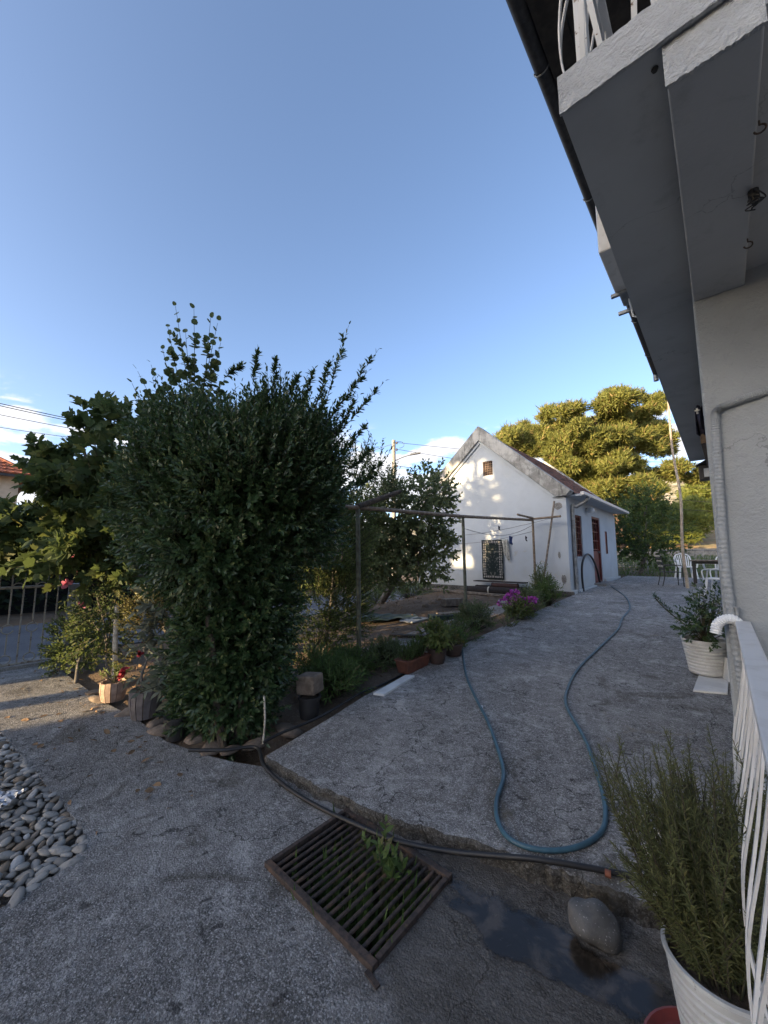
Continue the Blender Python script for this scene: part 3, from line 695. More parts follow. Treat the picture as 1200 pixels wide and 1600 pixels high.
# roof with dark boarded eave and gutter
mb = MB(); mb.box(-0.78, 5.6, -0.2, 10.0, 5.60, 5.66); roof = mb.build('roof', 'dark_gutter', house)
for k in range(8):
    mb = MB(); x = -0.77 + k * 0.2; mb.box(x, x + .186, -0.19, 9.99, 5.58, 5.598); mb.build('eave_board', 'dark_wood', roof)
mb = MB(); mb.tube([(-0.83, -0.2, 5.60), (-0.83, 10.02, 5.60)], 0.055, 12); gut = mb.build('gutter', 'dark_gutter', roof, smooth=True)
mb = MB(); mb.tube([(-0.883, -0.2, 5.645), (-0.883, 10.02, 5.645)], 0.012, 8); mb.build('gutter_bead', 'galvanised', gut)
for y in (1.4, 2.9, 4.4, 5.9, 7.4, 8.9):
    mb = MB(); mb.tube([Vector((-0.83 + .06 * math.cos(t), y, 5.60 + .06 * math.sin(t))) for t in np.linspace(R(180), R(360), 9)], .006, 6); mb.build('gutter_bracket', 'galvanised', gut)
mb = MB(); mb.tube([(-0.83, 9.98, 5.56), (-0.83, 9.98, 5.42)], 0.05, 12); mb.build('gutter_outlet', 'galvanised', gut)
mb = MB(); mb.add([(-.8, -.25, 5.68), (5.7, -.25, 5.68), (5.7, 10.05, 5.68), (-.8, 10.05, 5.68), (2.5, 2.8, 7.3), (2.5, 7.2, 7.3)], [(0, 1, 2, 3), (0, 4, 1), (1, 4, 5, 2), (2, 5, 3), (3, 5, 4, 0)]); mb.build('roof_slope', 'roof_tile', roof)
# air conditioner outdoor unit on brackets
ac = thing('air_conditioner', 'white air conditioner outdoor unit hung outside the balcony on brackets', 'air conditioner', (-0.55, 4.5, 4.5))
mb = MB(); mb.box(-0.70, -0.40, 3.95, 4.80, 4.53, 5.08); mb.build('casing', 'white_metal', ac, bevel=0.015)
for k in range(9):
    mb = MB(); mb.box(-0.706, -0.70, 4.0, 4.45, 4.60 + k * .05, 4.62 + k * .05); mb.build('grille_slat', 'galvanised', ac)
mb = MB(); mb.box(-0.68, -0.42, 4.80, 5.1, 4.55, 4.95); mb.build('pipe_cover', 'galvanised', ac, bevel=0.02)
for y in (4.72, 5.13):
    mb = MB(); mb.box(-0.74, -0.30, y - .02, y + .02, 4.49, 4.525); mb.build('bracket', 'galvanised', ac)
mb = MB(); mb.tube([(-.6, 4.95, 4.55), (-.58, 5.0, 4.35), (-.5, 5.02, 4.3), (-.32, 5.05, 4.32)], .012, 6); mb.build('drain_pipe', 'white_plastic', ac)

def bellybar(p0, outw, along, H, lean=0.0, belly=0.13, straight=0.0):
    """bent flat bar: straight above, swelling outwards near the foot"""
    p0, outw, along = Vector(p0), Vector(outw), Vector(along); pts = []
    prof = [(0, 0.01), (0.03, 0.035), (0.1, 0.075), (0.2, 0.115), (0.33, 0.13), (0.48, 0.115), (0.68, 0.06), (0.86, 0.018), (1, 0)]
    for t, o in prof: pts.append(p0 + Vector((0, 0, H * t)) + outw * (o / .13 * belly) + along * lean * (t - .3))
    return smoothpath(pts, 3)
def railing(name, label, a, b, z0, H, outw, step, mat, lean=0.05, belly=0.13, loc=None, top_w=0.05):
    a, b = Vector(a), Vector(b); along = (b - a).normalized(); L = (b - a).length
    t = thing(name, label, 'railing', a + Vector((0, 0, z0)))
    mb = MB(); mb.bar(a + Vector((0, 0, z0 + H)), b + Vector((0, 0, z0 + H)), top_w, .022); mb.build('top_rail', mat, t, bevel=.004)
    mb = MB(); mb.bar(a + Vector((0, 0, z0 + .01)), b + Vector((0, 0, z0 + .01)), .03, .014); mb.build('bottom_rail', mat, t)
    mb = MB(); mb.bar(a + Vector((0, 0, z0 + H * .8)), b + Vector((0, 0, z0 + H * .8)), .02, .012); mb.build('middle_rail', mat, t)
    n = int(L / step)
    for i in range(n + 1):
        p = a + along * (i * step + .03)
        if (p - a).length > L: break
        for sgn in (-1, 1) if lean else (1,):
            mb = MB(); mb.ribbon(bellybar(p + Vector((0, 0, z0)), outw, along, H - .012, sgn * lean, belly), .016, .006, along); mb.build('bar', mat, t)
    for p in (a, b):
        mb = MB(); mb.box(p.x - .018, p.x + .018, p.y - .018, p.y + .018, z0 - .02, z0 + H - .012); mb.build('post', mat, t)
    return t
railing('porch_railing', 'white bent-bar iron railing at the porch edge behind the rosemary pot', (0.052, 0.75, 0), (0.042, 2.53, 0), 0.30, 0.98, Vector((-1, 0, 0)), 0.25, 'white_metal', 0.16, 0.08, top_w=0.055)
railing('balcony_railing', 'rusty white bent-bar railing along the front end of the balcony', (-0.24, 1.33, 0), (2.2, 1.33, 0), 3.27, 0.95, Vector((0, -1, 0)), 0.15, 'white_metal_rusty', 0.1, 0.09, top_w=0.05)
railing('balcony_railing', 'white bent-bar railing along the drive side of the balcony', (-0.25, 1.40, 0), (-0.25, 7.7, 0), 3.27, 0.95, Vector((-1, 0, 0)), 0.3, 'white_metal', 0.1, 0.085, top_w=0.05)

# wall fittings
cp = smoothpath([YP(1176, 1180, 2.545), YP(1160, 1070, 2.545), YP(1135, 900, 2.545), YP(1124, 760, 2.545), YP(1118, 660, 2.545), YP(1122, 641, 2.545), YP(1140, 631, 2.545), YP(1200, 610, 2.545), YP(1260, 590, 2.545)], 40)
mb = MB(); mb.tube(cp, [0.0175 if i % 2 else 0.0205 for i in range(len(cp))], 10); mb.build('corrugated_conduit', 'stucco_white', house, smooth=False)
cp = smoothpath([YP(1156, 976, 2.535), YP(1146, 968, 2.52), YP(1132, 968, 2.51), YP(1121, 976, 2.505), YP(1118, 990, 2.5)], 16)
mb = MB(); mb.tube(cp, [0.023 if (i // 2) % 2 else 0.0205 for i in range(len(cp))], 14); hs = one('drain_elbow', mb, 'white_plastic', 'white ribbed flexible hose elbow sticking out at the house corner', 'hose')
mb = MB(); mb.lathe([(0, 0), (.008, 0), (.008, .03), (.012, .03), (.012, .04), (0, .04)], 12, YP(1152, 962, 2.53)); mb.build('tap_fitting', 'galvanised', house)
for nme, px, py, lab in (('ceiling_hook', 1186, 190, 'small rusty hook under the beam, the upper one'), ('ceiling_hook', 1168, 374, 'small rusty hook under the beam, near the wall')):
    a = ray(px, py); p = FW(px, py, (2.962 - CAM_H) / a.z)
    mb = MB(); mb.tube([p + Vector((0, 0, .003)), p + Vector((0, 0, -.012))] + [p + Vector((.014 * math.sin(t), 0, -.026 + .014 * math.cos(t))) for t in np.linspace(0, 4.6, 12)], .0028, 6)
    one(nme, mb, 'rusty_iron', lab, 'hook')
a = ray(1177, 298); p = FW(1177, 298, (2.962 - CAM_H) / a.z); lw = thing('lamp_wires', 'tangle of dark bare lamp wires dangling from the porch beam', 'wiring', p)
for k in range(5):
    mb = MB(); q = [p] + [p + Vector((rnd.uniform(-.03, .03), rnd.uniform(-.03, .03), -.012 * j)) for j in range(1, 6)]; mb.tube(smoothpath(q, 4), .0025, 5); mb.build('wire_strand', 'wire', lw)
mb = MB(); mb.lathe([(0.0, -.045), (.012, -.045), (.016, -.02), (.016, 0)], 12, p); mb.build('lamp_socket', 'black_plastic', lw)
a = ray(1023, 108); p = FW(1023, 108, (3.097 - CAM_H) / a.z); mb = MB(); mb.lathe([(0, -.008), (.007, -.008), (.010, 0)], 10, p); one('ceiling_plug', mb, 'black_plastic', 'small black plug in the balcony underside near its front', 'plug')
# dark cloth and wooden batten hanging under the far balcony
mb = MB(); P0 = YP(1092, 640, 4.0); V = []
for j in range(9):
    for i in range(6): V.append((WX - .005 - (0.012 + .052 * i / 5), 3.98 + .05 * math.sin(i * 1.7 + j * .3), P0.z + .02 - .24 * j / 8))
F = [(j * 6 + i, j * 6 + i + 1, j * 6 + i + 7, j * 6 + i + 6) for j in range(8) for i in range(5)]
mb.add(V, F); cl = tag(mb.build('hanging_cloth', 'navy_cloth', smooth=True), 'dark cloth with a pale cross hanging under the balcony by the wall', 'cloth')
so_ = cl.modifiers.new('solid', 'SOLIDIFY'); so_.thickness = .006
mb = MB(); c0 = Vector((WX - .05, 3.915, P0.z - .03)); mb.box(c0.x - .018, c0.x + .018, c0.y - .003, c0.y, c0.z - .006, c0.z + .006); mb.box(c0.x - .006, c0.x + .006, c0.y - .0035, c0.y, c0.z - .03, c0.z + .02); mb.build('cross_print', 'lace_cloth', cl)
mb = MB(); mb.bar(YP(1099, 676, 4.6) + Vector((.01, 0, -.04)), YP(1106, 716, 7.2) + Vector((.02, 0, -.05)), .07, .12); one('wooden_batten', mb, 'brown_wood', 'brown wooden batten fixed along the wall under the balcony', 'batten')
wl_ = thing('wall_lantern', 'small black wall lantern at the far end of the house wall', 'lantern', (WX, 7.6, 2.85))
q = YP(1104, 737, 7.6); mb = MB(); mb.box(q.x - .09, q.x + .07, q.y - .08, q.y + .08, q.z - .13, q.z + .10); mb.build('lantern_case', 'black_plastic', wl_, bevel=.01)
mb = MB(); mb.add([(q.x - .12, q.y - .11, q.z + .102), (q.x + .1, q.y - .11, q.z + .102), (q.x + .1, q.y + .11, q.z + .102), (q.x - .12, q.y + .11, q.z + .102), (q.x, q.y, q.z + .19)], [(0, 1, 2, 3), (0, 1, 4), (1, 2, 4), (2, 3, 4), (3, 0, 4)]); mb.build('lantern_cap', 'black_plastic', wl_)
mb = MB(); mb.box(q.x - .03, q.x + .03, q.y - .086, q.y - .081, q.z - .09, q.z + .04); mb.build('pane', 'marble_white', wl_)
mb = MB(); mb.bar((q.x, q.y, q.z), (WX + .001, q.y, q.z), .03, .03); mb.build('bracket', 'black_plastic', wl_)

# ================================================================== SHED
SX, SY0, SY1, SXL, RX = -3.2, 11.30, 17.62, -8.32, -5.76
shed = thing('shed', 'white gabled outbuilding with red door and weathered parapet', 'shed', (RX, SY0, 0.5))
gz0 = 0.2
# openings cut in the long wall: build it as panels round them
OPEN = [(12.05, 12.76, 1.57, 2.80), (13.98, 15.06, 0.70, 2.90), (15.75, 16.12, 1.66, 2.48)]
mb = MB()
def wallpanels(mb, y0, y1, z0, z1, ops, x0, x1):
    ycuts = sorted({y0, y1, *[o[0] for o in ops], *[o[1] for o in ops]})
    for a, b in zip(ycuts, ycuts[1:]):
        zs = [(z0, z1)]
        for o in ops:
            if o[0] <= a + 1e-6 and o[1] >= b - 1e-6: zs = [(z0, o[2]), (o[3], z1)]
        for c, d in zs:
            if d - c > 1e-3: mb.box(x0, x1, a, b, c, d)
m2 = MB(); m2.box(SXL, SXL + .22, SY0 + .2, SY1 - .2, gz0, 3.34); m2.build('wall', 'shed_plaster', shed)
wallpanels(mb, SY0 + .2, SY1 - .2, gz0, 3.34, OPEN, SX - .22, SX)
w = mb.build('wall', 'shed_plaster', shed)
bm = bmesh.new(); bm.from_mesh(w.data); bmesh.ops.remove_doubles(bm, verts=bm.verts, dist=1e-4); bm.to_mesh(w.data); bm.free()
VX0, VX1, VZ0, VZ1 = -5.69, -5.35, 4.17, 4.64
def gable(mb, y0, y1, hole):
    zt = lambda x: 5.5 - .9 * abs(x - RX)
    cuts = [SXL, VX0, VX1, SX] if hole else [SXL, SX]
    def pr(poly): mb.add([(x, y0, z) for x, z in poly] + [(x, y1, z) for x, z in poly], [tuple(range(len(poly)))[::-1], tuple(range(len(poly), 2 * len(poly)))] + [(i, (i + 1) % len(poly), len(poly) + (i + 1) % len(poly), len(poly) + i) for i in range(len(poly))])
    if hole:
        pr([(SXL, gz0), (RX, gz0), (RX, zt(RX)), (SXL, zt(SXL))]); pr([(RX, gz0), (VX0, gz0), (VX0, zt(VX0)), (RX, zt(RX))])
        pr([(VX0, gz0), (VX1, gz0), (VX1, VZ0), (VX0, VZ0)]); pr([(VX0, VZ1), (VX1, VZ1), (VX1, zt(VX1)), (VX0, zt(VX0))]); pr([(VX1, gz0), (SX, gz0), (SX, zt(SX)), (VX1, zt(VX1))])
    else: pr([(SXL, gz0), (SX, gz0), (SX, zt(SX)), (RX, zt(RX)), (SXL, zt(SXL))])
mb = MB(); gable(mb, SY0, SY0 + .2, True); gw = mb.build('gable_wall', 'shed_plaster', shed)
bm = bmesh.new(); bm.from_mesh(gw.data); bmesh.ops.remove_doubles(bm, verts=bm.verts, dist=1e-4)
bm.to_mesh(gw.data); bm.free()
mb = MB(); gable(mb, SY1 - .2, SY1, False); mb.build('gable_wall', 'shed_plaster', shed)
for sgn in (1, -1):      # sloping parapet bands
    P2 = [(RX, 5.84), (RX + sgn * 2.72, 3.395), (RX + sgn * 2.60, 3.255), (RX + sgn * 2.34, 3.25), (RX, 5.355)]
    for y0, y1 in ((SY0 - .13, SY0 + .24), (SY1 - .24, SY1 + .1)):
        mb = MB(); n = len(P2)
        mb.add([(x, y0, z) for x, z in P2] + [(x, y1, z) for x, z in P2], [tuple(range(n)), tuple(range(n, 2 * n))[::-1]] + [(i, (i + 1) % n, n + (i + 1) % n, n + i) for i in range(n) if i != 4])
        mb.build('parapet', 'old_parapet', shed, bevel=.012)
        if y0 < 12:
            Q = [(RX, 5.352), (RX + sgn * 2.33, 3.247), (RX + sgn * 2.22, 3.247), (RX, 5.25)]
            mb = MB(); mb.add([(x, y0 + .075, z) for x, z in Q] + [(x, y0 + .2, z) for x, z in Q], [(0, 1, 2, 3), (7, 6, 5, 4)] + [(i, (i + 1) % 4, 4 + (i + 1) % 4, 4 + i) for i in range(4)]); mb.build('parapet_moulding', 'shed_plaster', shed)
for sgn in (1, -1):      # roof slopes of overlapping tiles
    mb = MB(); a = Vector((RX, 0, 5.66)); b = Vector((RX + sgn * 2.72, 0, 3.33)); d = (b - a); L = d.length; d.normalize(); nn = Vector((sgn * d.z * -1 * sgn, 0, abs(d.x)))
    nn = Vector((-d.z * sgn, 0, abs(d.x))) if sgn > 0 else Vector((d.z, 0, abs(d.x)))
    nr = 12; nc = 26; y0, y1 = SY0 + .24, SY1 - .24; tw = (y1 - y0) / nc; tl = L / nr
    for r_ in range(nr):
        for c_ in range(nc):
            yy = y0 + c_ * tw; base = a + d * (r_ * tl)
            off = rnd.uniform(-.006, .01)
            pr = [(0, 0), (.25, .03), (.5, .012), (.75, .03), (1, 0)]
            top = [base + Vector((0, yy + u * tw, 0)) + nn * (h + .012 + off) for u, h in pr]; bot = [base + d * (tl * 1.12) + Vector((0, yy + u * tw, 0)) + nn * (h + .04 + off) for u, h in pr]
            low = [p - nn * .022 for p in bot]
            mb.add(top + bot + low, [(i, i + 1, 6 + i, 5 + i) for i in range(4)] + [(5 + i, 6 + i, 11 + i, 10 + i) for i in range(4)])
    o = mb.build('roof_tiles', 'roof_tile', shed); o['kind'] = 'stuff'
    mb = MB(); mb.add([a + Vector((0, y0, -.03)), a + Vector((0, y1, -.03)), b + Vector((0, y1, -.03)), b + Vector((0, y0, -.03))], [(0, 1, 2, 3)]); mb.build('roof_deck', 'dark_wood', shed)
mb = MB(); mb.box(SX - .1, SX + .40, SY0 + .245, SY1 + .12, 3.26, 3.325); mb.build('eave', 'shed_plaster', shed, bevel=.01)
gt = MB(); gt.box(SX + .405, SX + .50, SY0 - .1, SY1 + .14, 3.24, 3.33); g_ = gt.build('eave_gutter', 'white_metal', shed, bevel=.012)
dp = smoothpath([(SX + .45, 11.78, 3.24), (SX + .42, 11.76, 3.14), (SX + .16, 11.70, 2.98), (SX + .06, 11.68, 2.86), (SX + .06, 11.68, 0.75), (SX + .12, 11.66, 0.62)], 6)
mb = MB(); mb.tube(dp, .052, 10); mb.build('downpipe', 'galvanised', shed, smooth=True)
for z in (2.5, 1.2):
    mb = MB(); mb.tube([(SX + .06 + .058 * math.cos(t), 11.68 + .058 * math.sin(t), z) for t in np.linspace(0, 6.28, 14)], .008, 5); mb.build('pipe_clip', 'galvanised', shed)
# vent lattice
mb = MB(); mb.box(VX0, VX1, SY0 + .12, SY0 + .13, VZ0, VZ1); vent = mb.build('vent', 'dark_void', shed)
for k in range(6):
    x = VX0 + .015 + (VX1 - VX0 - .03) * k / 5; mb = MB(); mb.box(x - .008, x + .008, SY0 + .03, SY0 + .04, VZ0, VZ1); mb.build('vent_bar', 'brown_frame', vent)
for k in range(7):
    z = VZ0 + .015 + (VZ1 - VZ0 - .03) * k / 6; mb = MB(); mb.box(VX0, VX1, SY0 + .042, SY0 + .052, z - .008, z + .008); mb.build('vent_bar', 'brown_frame', vent)
def frame(mb, x0, x1, y0, y1, z0, z1, t):
    mb.box(x0, x1, y0, y0 + t, z0, z1); mb.box(x0, x1, y1 - t, y1, z0, z1); mb.box(x0, x1, y0 + t, y1 - t, z0, z0 + t); mb.box(x0, x1, y0 + t, y1 - t, z1 - t, z1)
o = OPEN[0]; mb = MB(); frame(mb, SX - .1, SX - .03, o[0], o[1], o[2], o[3], .055); win = mb.build('window', 'red_paint', shed)
mb = MB(); mb.box(SX - .09, SX - .08, o[0] + .05, o[1] - .05, o[2] + .05, o[3] - .05); mb.build('pane', 'window_glass', win)
for k in range(1, 4): mb = MB(); y = o[0] + (o[1] - o[0]) * k / 4; mb.box(SX - .028, SX - .012, y - .008, y + .008, o[2], o[3]); mb.build('window_bar', 'red_paint', win)
for k in range(1, 7): mb = MB(); z = o[2] + (o[3] - o[2]) * k / 7; mb.box(SX - .030, SX - .02, o[0], o[1], z - .007, z + .007); mb.build('window_bar', 'red_paint', win)
mb = MB(); mb.box(SX - .05, SX + .04, o[0] - .04, o[1] + .04, o[2] - .05, o[2] - .003); mb.build('sill', 'shed_plaster', win)
o = OPEN[1]; mb = MB(); frame(mb, SX - .14, SX - .02, o[0], o[1], o[2], o[3], .07); door = mb.build('door', 'red_paint', shed)
mb = MB(); mb.box(SX - .11, SX - .07, o[0] + .07, o[1] - .07, o[2] + .02, o[2] + 1.05); mb.build('door_panel', 'red_paint', door)
mb = MB(); mb.box(SX - .12, SX - .10, o[0] + .07, o[1] - .07, o[2] + 1.05, o[3] - .07); mb.build('pane', 'window_glass', door)
for k in range(1, 4): mb = MB(); y = o[0] + (o[1] - o[0]) * k / 4; mb.box(SX - .09, SX - .06, y - .012, y + .012, o[2] + 1.06, o[3] - .07); mb.build('door_bar', 'red_paint', door)
for k in range(4): mb = MB(); z = o[2] + 1.1 + .3 * k; mb.box(SX - .095, SX - .065, o[0] + .07, o[1] - .07, z - .015, z + .015); mb.build('door_bar', 'red_paint', door)
mb = MB(); mb.box(SX - .07, SX - .0, o[1] - .16, o[1] - .13, o[2] + .98, o[2] + 1.06); mb.build('handle', 'galvanised', door)
o = OPEN[2]; mb = MB(); frame(mb, SX - .1, SX - .01, o[0], o[1], o[2], o[3], .03); sh = mb.build('shutter', 'red_paint', shed)
for k in range(3): mb = MB(); y = o[0] + .032 + k * .102; mb.box(SX - .06, SX - .03, y, y + .098, o[2] + .03, o[3] - .03); mb.build('shutter_board', 'red_paint', sh)
lamp = MB(); lamp.lathe([(.02, .12), (.05, .12), (.11, .07), (.12, 0), (.08, -.06), (0, -.08)], 16, (SX + .14, 13.32, 3.0)); lm = lamp.build('door_lamp', 'white_plastic', shed, smooth=True)
mb = MB(); mb.bar((SX - .001, 13.32, 3.08), (SX + .14, 13.32, 3.1), .03, .03); mb.build('lamp_arm', 'galvanised', lm)
mb = MB(); mb.prism([(SX - .02, 13.85), (SX + .35, 13.85), (SX + .33, 15.2), (SX - .02, 15.2)], .4, .715); mb.build('door_step', 'path_concrete', shed, bevel=.015)
mb = MB(); mb.box(SX + .002, SX + .09, SY0 - .05, 13.84, .2, .66); mb.build('plinth', 'shed_plaster', shed, bevel=.02)
mb = MB(); mb.box(SX + .002, SX + .08, 15.21, SY1, .2, .80); mb.build('plinth', 'shed_plaster', shed, bevel=.02)
mb = MB(); mb.box(SXL, SX + .1, SY0 - .07, SY0 - .002, .2, .62); mb.build('plinth', 'kerb_concrete', shed, bevel=.02)
for (x, z, w_, h_) in ((-3.42, 3.0, .2, .16), (-3.45, 1.62, .06, .14), (-3.36, .95, .1, .2)):     # patches of bare render
    mb = MB(); k = 11; mb.add([(x, SY0 - .004, z)] + [(x + w_ * math.cos(2 * math.pi * i / k) * rnd.uniform(.5, .75), SY0 - .004, z + h_ * math.sin(2 * math.pi * i / k) * rnd.uniform(.5, .8)) for i in range(k)], [(0, 1 + i, 1 + (i + 1) % k) for i in range(k)])
    mb.build('bare_render_patch', 'path_concrete', shed)

# ================================================================== THINGS ON THE YARD
gr = thing('drain_grate', 'rusty iron drain grate set in the lower yard', 'grate', ((GX0 + GX1) / 2, (GY0 + GY1) / 2, 0))
for a, b, w_ in (((GX0, GY0 + .018, .008), (GX1, GY0 + .016, .008), .034), ((GX0, GY1 - .016, .008), (GX1, GY1 - .016, .008), .034), ((GX0 + .012, GY0 + .04, .0075), (GX0 + .012, GY1 - .04, .0075), .024), ((GX1 - .012, GY0 + .04, .0075), (GX1 - .012, GY1 - .04, .0075), .024)):
    mb = MB(); mb.bar(a, b, w_, .03); mb.build('frame', 'rusty_iron', gr, bevel=.003)
nb = 17; bmsh = None
for k in range(nb):
    x = GX0 + .03 + (GX1 - GX0 - .06) * (k + .5) / nb
    if bmsh is None:
        mb = MB(); mb.tube([(0, -(GY1 - GY0) / 2 + .03, 0), (0, (GY1 - GY0) / 2 - .03, 0)], .0085, 8); o = mb.build('bar', 'rusty_iron', gr, origin=(0, 0, 0), smooth=True); bmsh = o.data
        o.location = (x - gr.location.x, 0, .004)
    else: link('bar', bmsh, gr, (x - gr.location.x + rnd.uniform(-.003, .003), 0, .004 + rnd.uniform(-.003, .003)), (0, 0, rnd.uniform(-.008, .008)))
mb = MB(); mb.bar((GX1 - .02, GY0 - .012, .006), (GX1 + .05, GY0 - .022, .004), .02, .008); mb.build('frame', 'rusty_iron', gr)

def weed(name, label, px, py, base, n, Lr, W, mat, spread=.5, T=T_BLADE, cat='weed', group=None, droop=-.2):
    t = thing(name, label, cat, base, group)
    az = rng.uniform(0, 6.28, n); el = rng.uniform(.5, 1.4, n); D = np.c_[np.cos(az) * np.cos(el) * spread * 2, np.sin(az) * np.cos(el) * spread * 2, np.sin(el)]
    P = np.array(base) + rng.normal(0, .02, (n, 3)) * np.array([1, 1, 0.1]); N = np.c_[-np.cos(az), -np.sin(az), np.full(n, .6)] * -1
    leaves('leaf_mass', P, D, N, rng.uniform(*Lr, n), rng.uniform(.7, 1.2, n) * W, T, mat, t); return t
# plant growing up through the grate
pg = thing('drain_weed', 'small leafy weed growing up through the drain grate', 'weed', (-1.42, 1.72, -.4))
B, Dv = [], []
for k in range(9):
    B.append((-1.45 + rnd.uniform(-.12, .12), 1.66 + rnd.uniform(-.08, .08), -.1)); Dv.append((rnd.uniform(-.3, .3), rnd.uniform(-.3, .3), 1))
a = shootleaves(B, Dv, rng.uniform(.14, .25, 9), 9, .07, .9, .1, .5, .3, .4); leaves('foliage', *a[:5], T_LANCE, 'leaf_weed', pg); sticks('stem', np.array(a[5]) - [0, 0, .3], a[6], .003, .0015, 'twig', pg)
dg = thing('drain_grass', 'dark grass growing inside the drain pit under the grate', 'grass', (-1.45, 1.45, -.41))
n = 420; P = np.c_[rng.uniform(-1.85, -1.18, n), rng.uniform(1.25, 1.75, n), np.full(n, -.41)]; D = np.c_[rng.normal(0, .35, (n, 2)), np.ones(n)]
leaves('blades', P, D, rng.normal(size=(n, 3)), rng.uniform(.2, .5, n), rng.uniform(.008, .02, n), T_BLADE, 'leaf_weed', dg)

# hoses
def zg(p, dz=0.0): p.z = (slabz(p.y) if (p.y > yf(p.x) and p.x > xl(p.y)) else 0.0) + dz; return p
bp = [SL(722, 1012), SL(728, 1055), SL(742, 1090), SL(762, 1130), SL(780, 1180), SL(787, 1215), SL(776, 1255), SL(779, 1290), SL(800, 1318), SL(845, 1333), SL(895, 1330), SL(932, 1312), SL(946, 1285), SL(940, 1235), SL(915, 1160), SL(885, 1105), SL(888, 1075), SL(905, 1045), SL(935, 1015), SL(965, 985), SL(972, 968), SL(984, 950), SL(976, 932), SL(955, 917)]
pth = smoothpath(bp, 8)
for p in pth: p.z = slabz(p.y) + .0145
mb = MB(); mb.tube(pth, .0135, 10); one('garden_hose', mb, 'hose_blue', 'long blue garden hose looping across the drive slab', 'hose', smooth=True)
bk = [GZ(295, 1172, .07), GZ(350, 1172, .06), GZ(400, 1168, .04), GZ(412, 1195, .03), GZ(445, 1228, .02), GZ(500, 1262, .02), GZ(560, 1290, .03), GZ(620, 1314, .03), GZ(700, 1330, .045), GZ(770, 1337, .075), GZ(840, 1343, .115), GZ(920, 1356, .118), GZ(1000, 1372, .12), GZ(1070, 1392, .122), GZ(1160, 1420, .125)]
pth = smoothpath(bk, 8)
mb = MB(); mb.tube(pth, .0135, 10); hb = one('water_pipe', mb, 'hose_black', 'thick black water hose crossing above the drain grate', 'hose', smooth=True)
q = GZ(950, 1365, .119); mb = MB(); mb.tube([q + Vector((-.012, -.002, 0)), q + Vector((.012, .002, 0))], .016, 10); mb.build('hose_mender', 'terracotta', hb)
mb = MB(); mb.tube(smoothpath([GZ(412, 1160, .08), GZ(440, 1145, .1), GZ(500, 1120, .12), GZ(560, 1085, .12), GZ(600, 1068, .12), GZ(640, 1048, .14)], 6), .012, 8); one('irrigation_pipe', mb, 'hose_black', 'thin black irrigation pipe along the garden side of the slab', 'pipe', smooth=True)
# bent hose arch by the shed door
A0, A1 = SL(912, 924), SL(938, 913); A0.z -= .02; A1.z -= .02
ar = [A0.lerp(A1, .5 - .5 * math.cos(t)) + Vector((0, 0, 0.0)) for t in np.linspace(0, math.pi, 15)]
top = YP(915, 873, A0.y + .6).z
pts = [A0, A0 + Vector((-.02, .0, .45)), A0 + Vector((-.0, .06, .85)), A0.lerp(A1, .3) + Vector((0, 0, 1.06)), A0.lerp(A1, .6) + Vector((0, 0, .9)), A0.lerp(A1, .85) + Vector((0, 0, .5)), A1]
mb = MB(); mb.tube(smoothpath(pts, 6), .03, 8); one('pipe_arch', mb, 'hose_black', 'black pipe bent into an arch in front of the red shed door', 'pipe', smooth=True)

# boulder in the water
def rockmesh(name, r, sub, amp, seed, mat, sc=(1, 1, 1)):
    bm = bmesh.new(); bmesh.ops.create_icosphere(bm, subdivisions=sub, radius=1)
    for v in bm.verts:
        n_ = mnoise.noise((v.co.x * 1.1 + seed, v.co.y * 1.1, v.co.z * 1.1)) * amp
        v.co = Vector((v.co.x * sc[0], v.co.y * sc[1], v.co.z * sc[2])) * r * (1 + n_)
    me = bpy.data.meshes.new(name); bm.to_mesh(me); bm.free(); me.materials.append(M[mat])
    for p in me.polygons: p.use_smooth = True
    return me
b_ = GZ(930, 1438, .07); o = link('boulder', rockmesh('boulder', .098, 4, .28, 3.3, 'boulder_stone', (1.05, .82, .68)), None, (b_.x, b_.y, .062), (R(12), R(14), R(35)))
tag(o, 'smooth grey boulder lying in the puddle beside the slab edge', 'boulder')
# pebbles
PM = [rockmesh('pebble', 1, 2, .35, 5.1 * k, 'river_pebble', (1, rnd.uniform(.62, .8), rnd.uniform(.42, .55))) for k in range(8)]
def inside(x, y, poly):
    c = False; n = len(poly)
    for i in range(n):
        (x1, y1), (x2, y2) = poly[i], poly[(i + 1) % n]
        if (y1 > y) != (y2 > y) and x < (x2 - x1) * (y - y1) / (y2 - y1) + x1: c = not c
    return c
placed = []; tries = 0
while len(placed) < 295 and tries < 30000:
    tries += 1; x = rnd.uniform(-5.3, -2.57); y = rnd.uniform(-.05, .66)
    if y < 0.30 + (-2.69 - x) * 0.06 - .10: continue
    if not inside(x, y, PEB): continue
    r_ = rnd.uniform(.018, .047)
    ok = True
    for (a, b, c_) in placed:
        if (a - x) ** 2 + ((b - y) * 1.15) ** 2 < ((r_ + c_) * .80) ** 2: ok = False; break
    if not ok: continue
    placed.append((x, y, r_))
    link('pebble', rnd.choice(PM), bed, (x, y, -.012 + rnd.uniform(-.01, .012)), (rnd.uniform(-.35, .35), rnd.uniform(-.35, .35), rnd.uniform(0, 3.14)), (r_ * rnd.uniform(1.05, 1.4), r_ * rnd.uniform(1.0, 1.2), r_))
